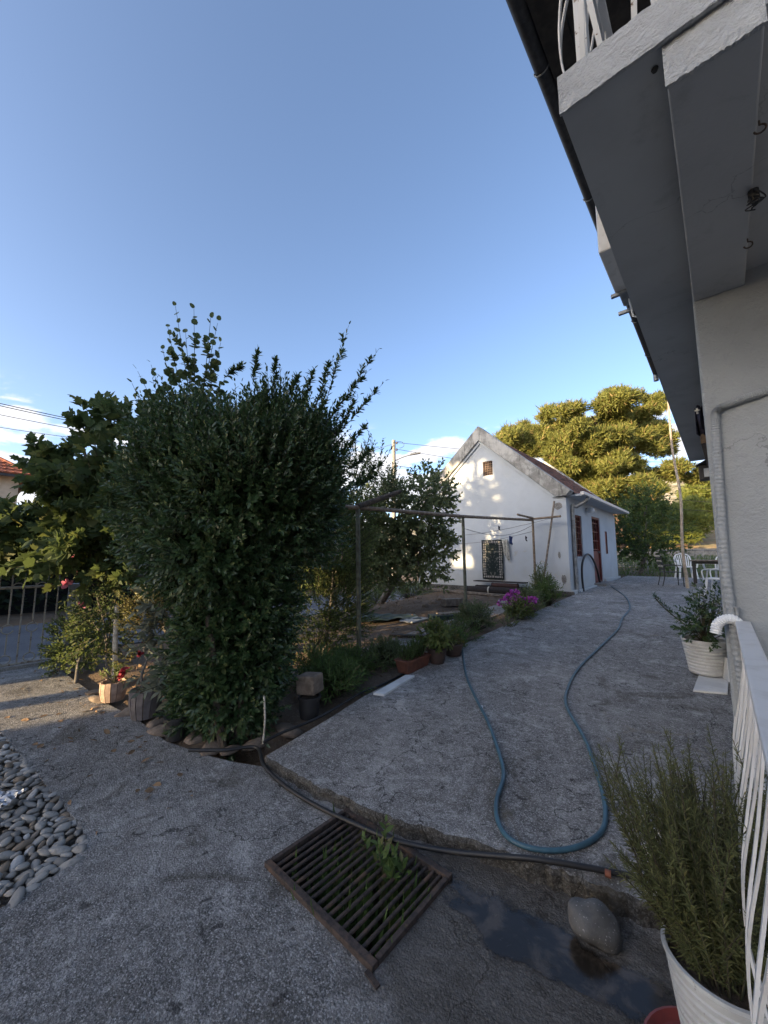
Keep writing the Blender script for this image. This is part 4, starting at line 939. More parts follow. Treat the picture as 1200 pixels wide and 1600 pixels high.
# crumpled foil
mb = MB(); bm = bmesh.new(); bmesh.ops.create_grid(bm, x_segments=12, y_segments=10, size=1)
c = GZ(4, 1248, .06)
me = bpy.data.meshes.new('foil_wrapper')
for v in bm.verts: v.co = Vector((v.co.x * .085, v.co.y * .06, .03 * mnoise.noise((v.co.x * 2.7, v.co.y * 2.7, 4)) + rnd.uniform(-.008, .008)))
bm.to_mesh(me); bm.free(); me.materials.append(M['foil'])
tag(link('foil_wrapper', me, None, c, (R(12), R(-8), R(40))), 'crumpled silver foil wrapper lying on the pebbles', 'litter')
mb = MB(); mb.lathe([(0, .022), (.014, .022), (.017, .015), (.017, 0), (0, 0)], 12, SL(752, 1106)); one('bottle_cap', mb, 'white_plastic', 'small white bottle cap on the slab beside the blue hose', 'litter', smooth=True)

# potted rosemary
def ribpot(name, label, base, r0, r1, h, ribs, mat, n=48, slant=0.0, group=None):
    t = thing(name, label, 'plant pot', base); prof = [(0, .004), (r0 * .96, .0)]
    N = ribs * 4
    for k in range(N + 1):
        f = k / N; r_ = r0 + (r1 - r0) * f
        prof.append((r_ + (.0 if k % 4 else -.009), h * f))
    prof += [(r1 + .006, h + .002), (r1 + .005, h + .012), (r1 - .006, h + .012), (r1 - .01, h - .05)]
    mb = MB(); mb.lathe(prof, n, base); mb.build('pot', mat, t, smooth=True)
    mb = MB(); mb.lathe([(0, h - .035), (r1 - .012, h - .03)], 24, base); mb.build('soil', 'soil', t)
    return t
rp = Vector((-0.10, 1.715, 0.03)); ROS = ribpot('rosemary_pot', 'off-white ribbed plastic pot holding the rosemary bush', rp, .112, .152, .30, 11, 'white_pot_plastic')
mb = MB(); mb.lathe([(0, 0), (.165, 0), (.185, .025), (.188, .034), (.18, .036), (.165, .012), (0, .008)], 36, (rp.x - .035, rp.y - .05, .001)); one('red_saucer', mb, 'red_plastic', 'faded red plastic saucer under the ribbed rosemary pot', 'saucer', smooth=True)
mb = MB(); P0 = rp + Vector((.13, -.13, 0)); mb.bar(P0 + Vector((0, 0, .0)), P0 + Vector((.035, -.03, .345)), .03, .012, (1, -1, 0)); one('black_strap', mb, 'black_plastic', 'black strap standing against the rosemary pot by the railing', 'strap')
rb = thing('rosemary_bush', 'bushy olive-green rosemary growing in the ribbed white pot', 'shrub', rp + Vector((0, 0, .26)))
n = 155; az = rng.uniform(0, 6.28, n); sp_ = rng.uniform(0, 1, n) ** .6
D = np.c_[np.cos(az) * sp_ * .52 - .07, np.sin(az) * sp_ * .52 + .18, 1.0 - .3 * sp_]
B = np.array(rp + Vector((0, 0, .27))) + np.c_[np.cos(az) * .09 * sp_, np.sin(az) * .09 * sp_, np.zeros(n)]
Ln = rng.uniform(.22, .56, n)
a0 = shootleaves(B, D, Ln, 70, .030, 1.0, .14, .15, .3, .12)
idx = rng.integers(0, n, 280); f = rng.uniform(.3, .8, (280, 1)); B2 = B[idx] + nrm(D[idx]) * Ln[idx][:, None] * f + np.array([0, 0, 1]) * (.14 * Ln[idx][:, None] * f ** 2)
D2 = nrm(D[idx]) + rng.normal(0, .4, (280, 3)) + [0, 0, .25]
a1 = shootleaves(B2, D2, rng.uniform(.12, .28, 280), 50, .029, 1.0, .1, .15, .3, .05)
leaves('foliage', *[np.concatenate([x, y]) for x, y in zip(a0[:5], a1[:5])], T_LANCE, 'leaf_rosemary', rb)
sticks('stems', np.concatenate([a0[5], a1[5]]), np.concatenate([a0[6], a1[6]]), .0028, .001, 'twig', rb)
# white crate edge behind the rosemary
cb = SL(1012, 1400) + Vector((.22, .10, .004)); crate = thing('plastic_crate', 'white perforated plastic crate half hidden behind the rosemary', 'crate', cb)
cw, cd, ch = .22, .10, .26
for k in range(4):
    mb = MB(); z = .0 + k * .085; mb.box(cb.x - cw, cb.x + .1, cb.y - cd, cb.y - cd + .008, cb.z + z, cb.z + z + .03); mb.build('slat', 'white_plastic', crate)
    mb = MB(); mb.box(cb.x - cw - .008, cb.x - cw, cb.y - cd, cb.y + cd, cb.z + z, cb.z + z + .03); mb.build('slat', 'white_plastic', crate)
for k in range(9):
    mb = MB(); x = cb.x - cw + k * .04; mb.box(x, x + .012, cb.y - cd + .009, cb.y - cd + .014, cb.z, cb.z + ch + .024); mb.build('rib', 'white_plastic', crate)
mb = MB(); mb.box(cb.x - cw, cb.x + .1, cb.y - cd, cb.y + cd, cb.z, cb.z + .006); mb.build('floor', 'white_plastic', crate)

# pot with trailing bush by the wall, on marble tiles
tp = SL(1109, 1072); tz = slabz(5.3)
mb = MB(); q = [SL(1083, 1081), SL(1137, 1086), SL(1140, 1052), SL(1094, 1052)]
mb.prism([(v.x, v.y) for v in q], lambda x, y: slabz(y) + .001, lambda x, y: slabz(y) + .018); one('marble_tile', mb, 'marble_white', 'white marble tile lying flat under the bushy pot', 'tile', bevel=.002)
q0 = SL(1133, 1060); mb = MB(); mb.obox((q0.x - .01, q0.y, slabz(5.8) + .12), (.05, -.16, .0), (.0, .05, .11), (.007, .001, .0)); one('leaning_tile', mb, 'marble_white', 'strip of white marble tile standing on edge beside the bushy pot', 'tile')
wp = Vector((-0.245, 5.72, slabz(5.72) + .02)); PT2 = ribpot('bushy_pot', 'cream ribbed pot standing on a marble tile by the house wall', wp, .155, .205, .36, 10, 'white_pot_plastic')
sb = thing('potted_shrub', 'dark green shrub with one long arching shoot in the cream pot', 'shrub', wp + Vector((0, 0, .33)))
P_, D_ = shell([(np.array(wp) + [.02, 0, .52], np.array([.2, .2, .22])), (np.array(wp) + [.12, .1, .72], np.array([.16, .16, .22]))], 130, .3, 1)
a = shootleaves(P_, D_ + [0, 0, .3], .14, 9, .055, .9, .1, .5); arch = []
arcB = smoothpath([wp + Vector((-.05, 0, .42)), wp + Vector((-.2, -.02, .55)), wp + Vector((-.33, -.04, .68)), wp + Vector((-.42, -.05, .80))], 6)
ab = np.array([list(v) for v in arcB]); a2 = shootleaves(ab[:-1], np.tile([-.2, 0, .6], (len(ab) - 1, 1)), .06, 5, .055, 1.0, .1, .5)
leaves('foliage', *[np.concatenate([x, y]) for x, y in zip(a[:5], a2[:5])], T_LANCE, 'leaf_laurel', sb)
mb = MB(); mb.tube(arcB, .007, 6); mb.build('stem', 'twig', sb); sticks('stems', np.tile(np.array(wp) + [0, 0, .33], (len(P_), 1)), P_, .003, .002, 'twig', sb)

# ------------------------------------------------------------------ patio furniture near the shed
def plastic_chair(label, loc, rz, group='white plastic garden chairs'):
    t = thing('plastic_chair', label, 'chair', (0, 0, 0), group); m = 'white_plastic'
    for sx_ in (-1, 1):
        for sy_ in (-1, 1):
            mb = MB(); mb.bar((sx_ * .27, sy_ * .26, 0), (sx_ * .22, sy_ * .2, .42), .055, .035); mb.build('leg', m, t, bevel=.006)
        mb = MB(); mb.ribbon(smoothpath([(sx_ * .26, .25, .40), (sx_ * .29, .27, .60), (sx_ * .28, .18, .66), (sx_ * .27, -.1, .66), (sx_ * .24, -.24, .62)], 5), .05, .018, (1, 0, 0)); mb.build('armrest', m, t)
    for d_ in (1, -1):      # latticed seat
        for k in range(-5, 6):
            c_ = k * .075; a_, b_ = [], []
            lo_, hi_ = max(-.22, c_ * 1.0 - .22 if True else 0), min(.22, c_ + .22)
            x0, x1 = max(-.22, -.2 + c_), min(.22, .2 + c_)
            if x1 - x0 < .05: continue
            p0 = (x0, d_ * (x0 - c_), .425 + (.002 if d_ > 0 else 0)); p1 = (x1, d_ * (x1 - c_), .425 + (.002 if d_ > 0 else 0))
            mb = MB(); mb.bar(p0, p1, .03, .012); mb.build('seat_slat', m, t)
    mb = MB(); mb.tube([(-.23, -.21, .425), (.23, -.21, .425), (.23, .21, .42), (-.23, .21, .42)], .02, 8, closed=True); mb.build('seat_rim', m, t)
    arc = smoothpath([(-.22, -.2, .43), (-.25, -.27, .68), (-.2, -.31, .84), (0, -.33, .90), (.2, -.31, .84), (.25, -.27, .68), (.22, -.2, .43)], 6)
    mb = MB(); mb.tube(arc, .02, 8); mb.build('back_rim', m, t)
    for k in range(7):
        x = -.17 + k * .0567; mb = MB(); mb.bar((x, -.215, .44), (x * 1.1, -.318, .87 - abs(x) * .35), .03, .008, (0, 1, .2)); mb.build('back_slat', m, t)
    t.location = loc; t.rotation_euler = (0, 0, rz); return t
c1 = SL(1118, 936); plastic_chair('white plastic lattice armchair nearest the house wall', (-0.12, 12.9, slabz(12.9)), R(75))
plastic_chair('white plastic armchair behind the dark table', (-0.15, 16.6, slabz(16.6)), R(150))
plastic_chair('white plastic armchair beyond the dark metal chair', (-1.1, 18.0, slabz(18.0)), R(200))
tb = thing('patio_table', 'dark square patio table with thin legs near the white chairs', 'table', (-0.35, 15.6, slabz(15.6))); z = slabz(15.6)
mb = MB(); mb.box(-.80, .6, 15.1, 16.2, z + .74, z + .78); mb.build('tabletop', 'weathered_wood', tb, bevel=.01)
for x in (-.74, .54):
    for y in (15.16, 16.14): mb = MB(); mb.bar((x, y, z), (x, y, z + .739), .045, .045); mb.build('leg', 'black_plastic', tb)
mb = MB(); mb.box(-.72, .52, 15.2, 15.24, z + .66, z + .738); mb.build('apron', 'black_plastic', tb)
dc = thing('metal_chair', 'dark metal garden chair with striped cushion left of the table', 'chair', (0, 0, 0)); m = 'black_plastic'
for x in (-.24, .24):
    mb = MB(); mb.tube(smoothpath([(x, .24, 0), (x, .23, .42), (x, .22, .62), (x, -.1, .64), (x, -.24, .6)], 4), .014, 7); mb.build('leg', m, dc)
    mb = MB(); mb.tube(smoothpath([(x, -.3, 0), (x, -.22, .42), (x, -.32, .95)], 4), .014, 7); mb.build('leg', m, dc)
for k in range(6):
    mb = MB(); mb.box(-.25, .25, -.22 + k * .075, -.22 + k * .075 + .06, .42, .44); mb.build('seat_slat', m, dc)
for k in range(6):
    mb = MB(); zz = .50 + k * .08; mb.box(-.25, .25, -.245 - .018 * k, -.215 - .018 * k, zz, zz + .055); mb.build('back_slat', 'lace_cloth' if k % 2 else m, dc)
dc.location = (-1.28, 14.9, slabz(14.9)); dc.rotation_euler = (0, 0, R(-70))
mb = MB(); b0 = SL(1075, 919); b1 = YP(1043, 612, b0.y); k = (3.6 - b0.z) / (b1.z - b0.z)
pp = [b0, b0.lerp(b1, .2) + Vector((-.03, 0, 0)), b0.lerp(b1, .45) + Vector((.05, 0, 0)), b0.lerp(b1, .7) + Vector((-.03, 0, 0)), b1]
mb.tube(smoothpath(pp, 6), [.045 - .02 * i / 24 for i in range(25)], 8); one('prop_pole', mb, 'bamboo', 'tall thin crooked wooden pole standing on the patio', 'pole', smooth=True)

# ------------------------------------------------------------------ washing-line frame in the garden
fr = thing('clothes_dryer', 'old rusty pipe frame carrying the washing lines along the garden', 'clothes dryer', (-4.0, 7.1, .2))
p0b, p0t = Vector((-3.86, 3.85, .08)), Vector((-3.86, 3.80, 2.26)); p1b, p1t = Vector((-4.04, 7.1, .2)), Vector((-4.04, 7.06, 2.385)); p2b, p2t = Vector((-4.02, 10.95, .42)), Vector((-4.02, 10.95, 2.585))
for a, b, m in ((p0b, p0t, 'pipe_green'), (p1b, p1t, 'pipe_green'), (p2b, p2t, 'pipe_old')):
    mb = MB(); mb.tube([a, b], .032, 10); mb.build('post', m, fr, smooth=True)
mb = MB(); mb.tube([p0t + Vector((.02, -.6, -.02)), p0t + Vector((0, 0, .02)), p1t + Vector((0, 0, .03)), p2t + Vector((0, 0, .02))], .034, 10); mb.build('top_pipe', 'pipe_old', fr, smooth=True)
mb = MB(); mb.tube([p2t + Vector((-.1, 0, .05)), Vector((-3.24, 10.9, 2.66))], .03, 10); mb.build('cross_arm', 'pipe_old', fr, smooth=True)
mb = MB(); mb.tube([p2t + Vector((.0, .02, .075)), p2t + Vector((.02, -1.1, .09))], .03, 10); mb.build('cross_arm', 'pipe_old', fr, smooth=True)
mb = MB(); mb.tube([p0t + Vector((0, 0, .03)), FW(625, 768, 6.2)], [.045, .035], 10); mb.build('brace', 'bark', fr, smooth=True)
for k, (a, b) in enumerate(((p1t + Vector((0, 0, -.22)), p2t + Vector((.0, 0, -.12))), (Vector((-8.1, 10.2, 2.3)), Vector((-3.5, 10.9, 2.62))), (Vector((-7.6, 10.0, 2.1)), p2t + Vector((0, 0, -.3))))):
    pts = [a.lerp(b, t) - Vector((0, 0, .22 * math.sin(math.pi * t))) for t in np.linspace(0, 1, 14)]
    mb = MB(); mb.tube(pts, .006, 5); o = one('washing_line', mb, 'wire_grey', ['sagging wire line between the second and third frame posts', 'wire line sagging across the shed gable to the frame arm', 'lower wire line sagging in front of the hung rug'][k], 'washing line')
def clothbit(name, label, px, py, y, w_, h_, mat, cat='cloth'):
    c = YP(px, py, y); V = []
    for j in range(7):
        for i in range(5): V.append((c.x + w_ * (i / 4 - .5) * (1 - .25 * j / 6), c.y + .02 * math.sin(i * 2 + j), c.z - h_ * j / 6 + .02 * math.sin(i * 1.3)))
    mb = MB(); mb.add(V, [(j * 5 + i, j * 5 + i + 1, j * 5 + i + 6, j * 5 + i + 5) for j in range(6) for i in range(4)]); o = one(name, mb, mat, label, cat, smooth=True, fixn=False)
    sm = o.modifiers.new('solid', 'SOLIDIFY'); sm.thickness = .012; return o
clothbit('blue_rag', 'small blue rag pegged on the washing line', 798, 838, 10.4, .10, .22, 'blue_cloth')
clothbit('peg_bundle', 'small dark clothes peg on the upper washing line', 780, 822, 10.4, .05, .11, 'navy_cloth', 'peg')
clothbit('peg_bundle', 'small dark clothes peg on the line near the corner post', 822, 838, 10.5, .04, .12, 'navy_cloth', 'peg')
mb = MB(); mb.tube(smoothpath([YP(848, 916, 10.75), YP(857, 850, 10.9), YP(866, 783, 11.05)], 5), .028, 8); one('leaning_stick', mb, 'weathered_wood', 'straight stick leaning against the shed corner', 'stick', smooth=True)
# rug and lace cloth on the gable
RC = Vector((-5.425, SY0 - .06, 1.48)); bm = bmesh.new(); bmesh.ops.create_grid(bm, x_segments=18, y_segments=26, size=.5)
me = bpy.data.meshes.new('hung_rug')
for v in bm.verts: v.co = Vector((v.co.x * .70, .012 * math.sin(v.co.x * 14) + .008 * math.sin(v.co.y * 9), v.co.y * 1.22))
bm.to_mesh(me); bm.free(); me.materials.append(M['rug_pattern']); ro = link('hung_rug', me, None, RC); sm = ro.modifiers.new('solid', 'SOLIDIFY'); sm.thickness = .02
for p in me.polygons: p.use_smooth = True
tag(ro, 'dark patterned rug hung on the white gable wall', 'rug')
mb = MB(); V = []
for j in range(10):
    for i in range(7): V.append((-5.09 + .20 * i / 6 + .05 * j / 9, SY0 - .09 + .025 * math.sin(i * 2.1 + .4 * j), 2.09 - (.42 + .30 * (i / 6) + rnd.uniform(-.03, .03)) * j / 9))
mb.add(V, [(j * 7 + i, j * 7 + i + 1, j * 7 + i + 8, j * 7 + i + 7) for j in range(9) for i in range(6)]); o = one('lace_cloth', mb, 'lace_cloth', 'pale lace cloth draped at the right edge of the hung rug', 'cloth', smooth=True, fixn=False); sm = o.modifiers.new('solid', 'SOLIDIFY'); sm.thickness = .01
def roll(label, a, b, r_, mat, band=None):
    t = thing('rolled_mat', label, 'rolled mat', a, 'rolled mats below the gable'); a, b = Vector(a), Vector(b); d = (b - a)
    mb = MB(); mb.tube([a, b], r_, 16); mb.build('roll', mat, t, smooth=True)
    for f in (.03, .97) if band is None else (band, ):
        mb = MB(); mb.tube([a + d * (f - .012), a + d * (f + .012)], r_ + .006, 16); mb.build('tie', 'lace_cloth' if band else 'dark_mat', t, smooth=True)
gzr = lambda y: hgt(-5, y)
roll('dark rolled mat tied with a pale band, lying lowest below the gable', (-6.05, 10.72, gzr(10.7) + .11), (-4.35, 10.85, gzr(10.8) + .11), .11, 'dark_mat', .42)
roll('dark rolled mat behind the others against the gable', (-5.9, 11.02, gzr(11) + .11), (-4.3, 11.06, gzr(11) + .11), .11, 'dark_mat')
roll('reddish brown short roll lying on top of the dark mats', (-5.3, 10.88, gzr(10.9) + .26), (-4.5, 10.92, gzr(10.9) + .26), .065, 'red_mat')
mb = MB(); mb.box(-5.9, -4.3, 10.85, 11.15, gzr(11) + .335, gzr(11) + .365); one('dark_plank', mb, 'dark_mat', 'dark plank laid across the rolled mats below the gable', 'plank', bevel=.005)
mb = MB(); mb.bar((-7.6, 10.6, gzr(10.6) + .05), (-4.6, 10.35, gzr(10.4) + .05), .12, .06); one('ground_beam', mb, 'weathered_wood', 'long weathered timber lying on the ground before the rolled mats', 'timber', bevel=.006)

# ------------------------------------------------------------------ odds and ends on the garden soil
def plankpile(px, py, z, dims, label, mat='weathered_wood', rz=.3, name='timber_block'):
    p = GZ(px, py, z); l, w_, h_ = dims
    mb = MB(); ca, sa = math.cos(rz), math.sin(rz); mb.obox((p.x, p.y, hgt(p.x, p.y) + h_ / 2 + .02 + (z if name == 'upper_block' else 0) * 0), (ca * l / 2, sa * l / 2, 0), (-sa * w_ / 2, ca * w_ / 2, 0), (0, 0, h_ / 2)); return one(name, mb, mat, label, 'timber', bevel=.006)
plankpile(705, 968, .25, (.62, .22, .10), 'pale timber block on the soil left of the middle frame post', 'weathered_wood', 1.2)
plankpile(706, 950, .30, (.5, .24, .17), 'brown timber block lying behind the pale one', 'weathered_wood', 1.1)
plankpile(690, 972, .22, (.5, .3, .09), 'greenish painted block beside the timber blocks', 'tarp_green', 1.0)
plankpile(648, 973, .22, (.62, .32, .03), 'flat pale board lying on the garden soil', 'board_pale', 1.6, 'flat_board')
plankpile(795, 945, .36, (.5, .3, .05), 'small grey slab lying behind the magenta flowers', 'board_pale', .4, 'flat_board')
plankpile(668, 1000, .18, (1.3, .12, .04), 'dark thin plank lying on the soil', 'dark_wood', .5, 'thin_plank')
for k, (px, py, r_) in enumerate(((678, 944, .09), (690, 940, .11), (664, 948, .08), (700, 946, .07), (652, 938, .06), (615, 945, .07))):
    p = GZ(px, py, .33); o = link('garden_stone', rockmesh('garden_stone', r_, 2, .4, k * 2.7, 'flat_stone', (1.2, 1, .7)), None, (p.x, p.y, hgt(p.x, p.y) + r_ * .4)); tag(o, ['pale stone in the small heap left of the gable', 'largest pale stone of the heap left of the gable', 'pale stone at the left of the small heap', 'pale stone at the right of the small heap', 'lone stone on the soil left of the heap', 'small stone near the green weeds on the soil'][k], 'stone', 'stones on the garden soil')
bm = bmesh.new(); bmesh.ops.create_grid(bm, x_segments=22, y_segments=14, size=.5); me = bpy.data.meshes.new('green_tarp'); c = GZ(600, 970, .22)
for v in bm.verts:
    x, y = v.co.x * 1.5, v.co.y * .8; v.co = Vector((x, y, .03 + .10 * abs(mnoise.noise((x * 2.2, y * 2.6, 3))) + .04 * mnoise.noise((x * 6, y * 6, 1))))
bm.to_mesh(me); bm.free(); me.materials.append(M['tarp_green'])
for p in me.polygons: p.use_smooth = True
tag(link('green_tarp', me, None, (c.x, c.y, hgt(c.x, c.y) + .02), (0, 0, .9)), 'crumpled dark green tarpaulin on the garden soil', 'tarpaulin')

# ------------------------------------------------------------------ planters along the slab edge
pl = thing('window_box', 'terracotta trough planter with small green plants at the slab edge', 'planter', SL(652, 1050)); q = SL(630, 1057), SL(672, 1036)
a, b = q; d = (b - a).normalized(); sd_ = Vector((-d.y, d.x, 0)); z0 = slabz(a.y) + .003; Lx = .50
ctr = a.lerp(b, .5) + sd_ * .06; mb = MB()
lo4 = [ctr + d * sx_ * Lx * .44 + sd_ * sy_ * .075 for sx_, sy_ in ((-1, -1), (1, -1), (1, 1), (-1, 1))]; hi4 = [ctr + d * sx_ * Lx * .5 + sd_ * sy_ * .10 for sx_, sy_ in ((-1, -1), (1, -1), (1, 1), (-1, 1))]
mb.add([(p.x, p.y, z0) for p in lo4] + [(p.x, p.y, z0 + .15) for p in hi4], [(3, 2, 1, 0), (4, 5, 6, 7)] + [(i, (i + 1) % 4, 4 + (i + 1) % 4, 4 + i) for i in range(4)]); mb.build('trough', 'terracotta', pl, bevel=.008)
mb = MB()
for i in range(4):
    p, r_ = hi4[i], hi4[(i + 1) % 4]; mb.bar((p.x, p.y, z0 + .148), (r_.x, r_.y, z0 + .148), .022, .022)
mb.build('rim', 'terracotta', pl)
def bushlet(name, label, c, rx, rz_, n, m, leafL, mat, Ln=.12, ratio=.4, T=T_LANCE, up=.5, cat='plant', group=None, stem='twig'):
    c = Vector(c); t = thing(name, label, cat, c, group); P_, D_ = shell([(np.array(c) + [0, 0, rz_], np.array([rx, rx, rz_]))], n, .2, 1, .8, -.6)
    a = shootleaves(P_, D_ + [0, 0, up], Ln, m, leafL, .95, .1, ratio); leaves('foliage', *a[:5], T, mat, t); sticks('stems', np.tile(np.array(c), (n, 1)), a[6], .004, .0015, stem, t); return t
ctz = Vector((ctr.x, ctr.y, z0 + .14)); tpl = thing('trough_plants', 'feathery bright green plants filling the terracotta trough', 'plant', ctz)
P_ = np.array(ctz) + np.outer(rng.uniform(-.21, .21, 130), np.array(d)) + np.outer(rng.uniform(-.07, .07, 130), np.array(sd_)); a = shootleaves(P_, np.c_[rng.normal(0, .3, (130, 2)), np.ones(130)], rng.uniform(.14, .26, 130), 22, .035, .8, .0, .22)
leaves('foliage', *a[:5], T_LANCE, 'leaf_weed', tpl); sticks('stems', a[5], a[6], .003, .001, 'twig', tpl)
def roundpot(name, label, base, r0, r1, h, mat, rim=.012):
    t = thing(name, label, 'plant pot', base); mb = MB(); mb.lathe([(0, 0), (r0, 0), (r0 * 1.1 + .3 * (r1 - r0), h * .35), (r1, h * .85), (r1 + rim, h * .86), (r1 + rim, h), (r1 - .008, h), (r1 - .012, h * .8)], 28, base); mb.build('pot', mat, t, smooth=True)
    mb = MB(); mb.lathe([(0, h * .88), (r1 - .008, h * .88)], 20, base); mb.build('soil', 'soil', t); return t
c = SL(686, 1036); c.x -= .03; roundpot('round_pot', 'round brown pot with yellowish leafy plant at the slab edge', c, .09, .125, .19, 'brown_plastic')
bushlet('croton_plant', 'yellowish green leafy plant in the round brown pot', c + Vector((0, 0, .14)), .17, .17, 60, 8, .085, 'leaf_lime', .1, .5, up=.1)
c = SL(710, 1024); c.x -= .02; roundpot('square_pot', 'dark brown pot with dry succulents beside the hose end', c, .10, .13, .16, 'brown_plastic')
bushlet('succulent', 'low reddish succulent in the dark brown pot', c + Vector((0, 0, .13)), .11, .06, 30, 8, .05, 'leaf_yellowish', .05, .3, up=.6)
q = [SL(583, 1086), SL(600, 1088), SL(648, 1058), SL(634, 1057)]
mb = MB(); mb.prism([(v.x, v.y) for v in q], lambda x, y: slabz(y) - .1, lambda x, y: slabz(y) + .022); one('marble_kerb', mb, 'marble_white', 'white marble kerb piece at the slab edge beside the trough', 'kerb stone', bevel=.004)
# concrete block, bucket and stake under the hedge
b_ = GZ(483, 1120, .05); roundpot('black_bucket', 'black bucket standing under the hedge beside the slab', b_, .085, .10, .20, 'black_plastic')
mb = MB(); mb.obox((b_.x, b_.y, .36), (.10, .03, .01), (-.03, .09, .0), (.0, -.01, .09)); one('concrete_block', mb, 'flat_stone', 'pale broken concrete block lying on the black bucket', 'block', bevel=.02)
mb = MB(); s0 = GZ(411, 1162, .03); mb.tube(smoothpath([s0, s0 + Vector((0, .01, .2)), s0 + Vector((-.01, .0, .38))], 4), .008, 7); one('white_stake', mb, 'white_stake', 'thin white stake standing at the slab corner', 'stake')
# stones edging the bed
for k, (px, py, r_) in enumerate(((150, 1092, .13), (195, 1112, .13), (250, 1140, .15), (300, 1150, .14), (325, 1165, .13), (440, 1140, .17), (395, 1160, .14), (140, 1080, .1), (210, 1100, .12), (235, 1128, .11), (352, 1172, .09), (415, 1125, .15))):
    p = GZ(px, py, .03); o = link('edging_stone', rockmesh('edging_stone', r_ * .8, 2, .5, 1.9 * k, 'flat_stone', (1.3, .85, .3)), None, (p.x, p.y + .05, .012), (rnd.uniform(-.1, .1), rnd.uniform(-.1, .1), rnd.uniform(0, 3)))
    tag(o, ['flat tan stone left of the tan barrel pot', 'flat tan stone between the two barrel pots', 'flat stone between the grey barrel pot and the black bucket', 'flat stone right of the small black bucket', 'flat stone at the front corner of the planted bed', 'large flat stone under the hedge near the black hose', 'flat stone where the black hose meets the slab corner', 'sunlit small stone at the left end of the bed edging', 'small flat stone behind the tan barrel pot', 'small flat stone against the grey barrel pot', 'smallest stone at the yard side of the evergreen bush', 'flat stone deep under the evergreen bush'][k], 'stone', 'flat stones edging the bed')
def barrel(label, base, r0, r1, h, mat, n=14):
    t = thing('barrel_pot', label, 'plant pot', base); base = Vector(base)
    for k in range(n):
        t0, t1 = 2 * math.pi * (k + .06) / n, 2 * math.pi * (k + .94) / n; V = []
        for z, r_ in ((0, r0), (h * .5, (r0 + r1) / 2 + .012), (h + rnd.uniform(-.004, .004), r1)):
            for tt in (t0, t1):
                for dr in (0, -.014): V.append(base + Vector(((r_ + dr) * math.cos(tt), (r_ + dr) * math.sin(tt), z)))
        mb = MB(); mb.add(V, [(0, 2, 6, 4), (4, 6, 10, 8), (1, 5, 7, 3), (5, 9, 11, 7), (8, 10, 11, 9), (0, 4, 5, 1), (4, 8, 9, 5), (2, 3, 7, 6), (6, 7, 11, 10)]); mb.build('stave', mat, t)
    mb = MB(); mb.lathe([(0, .01), (r0 - .008, .01), ((r0 + r1) / 2 - .004, h * .5), (r1 - .012, h - .03), (0, h - .03)], n, base); mb.build('soil', 'soil', t); return t
pa = GZ(176, 1096); barrel('small tan barrel-stave pot catching the evening sun', pa + Vector((0, 0, .02)), .105, .13, .2, 'barrel_pot')
pb = GZ(226, 1120); barrel('larger grey barrel-stave pot in the shade beside the hedge', pb + Vector((0, 0, .01)), .12, .148, .26, 'barrel_pot_grey')
pc = GZ(273, 1154); roundpot('black_bucket', 'small black bucket at the foot of the hedge', pc, .07, .085, .19, 'black_plastic')

# ================================================================== GATE AND STREET
gt = thing('iron_gate', 'cream wrought iron gate with rings opening to the street', 'gate', (-7.75, 0.0, 0)); GXX = -7.75; m = 'gate_paint'
def gtube(name, pts, r_, n=7, closed=False): mb = MB(); mb.tube(pts, r_, n, closed=closed); mb.build(name, m, gt, smooth=True)
gtube('rail', [(GXX, -2.4, 1.12), (GXX, 1.27, 1.14)], .02); gtube('rail', [(GXX, -2.4, 0.05), (GXX, 1.27, 0.05)], .018)
def ring(y, z, r_, a0=0, a1=360): 
    if a1 - a0 >= 360: gtube('ring', [(GXX, y + r_ * math.cos(t), z + r_ * math.sin(t)) for t in np.linspace(0, 2 * math.pi, 18)[:-1]], .0085, 6, True)
    else: gtube('scroll', [(GXX, y + r_ * math.cos(t), z + r_ * math.sin(t)) for t in np.linspace(R(a0), R(a1), 12)], .0085, 6)
for i in range(28):
    y = 1.16 - .13 * i
    if i % 2: gtube('bar', [(GXX, y, .05), (GXX, y, 1.13)], .010)
    else:
        gtube('bar', [(GXX, y, .62), (GXX, y, 1.13)], .010); ring(y, .55, .065, 20, 340); gtube('bar', [(GXX, y, .2), (GXX, y, .48)], .008); ring(y, .125, .062)
for i in range(13):
    a, b = 1.16 - .13 * (2 * i), 1.16 - .13 * (2 * i + 1); mid = (a + b) / 2; top = 1.60 if i % 2 else 1.47
    gtube('arch', [(GXX, a, 1.13), (GXX, a, top)] + [(GXX, mid + .065 * math.cos(t), top + .065 * math.sin(t)) for t in np.linspace(0, math.pi, 9)[1:-1]] + [(GXX, b, top), (GXX, b, 1.13)], .0095)
    if i % 2 == 0: ring(mid, top - .01, .058)
    else: gtube('scroll', [(GXX, mid + .06 * math.cos(t), top - .03 + .06 * math.sin(t)) for t in np.linspace(math.pi, 2 * math.pi, 9)], .008)
    c_ = b - .065; gtube('scroll', [(GXX, c_ + .06 * math.cos(t), 1.14 + .06 * math.sin(t)) for t in np.linspace(0, math.pi, 9)], .008)
mb = MB(); mb.box(GXX - .05, GXX + .05, 1.29, 1.42, -.05, 1.13); mb.box(GXX - .06, GXX + .06, 1.28, 1.43, 1.13, 1.16); one('gate_post', mb, 'galvanised', 'grey square metal post at the right end of the gate', 'post')
mb = MB(); mb.bar((GXX + .06, -2.6, .012), (GXX + .06, 1.3, .012), .1, .06); struct(mb.build('gate_sill', 'path_concrete'))
hedge = thing('roadside_hedge', 'dark dense hedge across the street behind the gate', 'hedge', (-15.3, 2, 0))
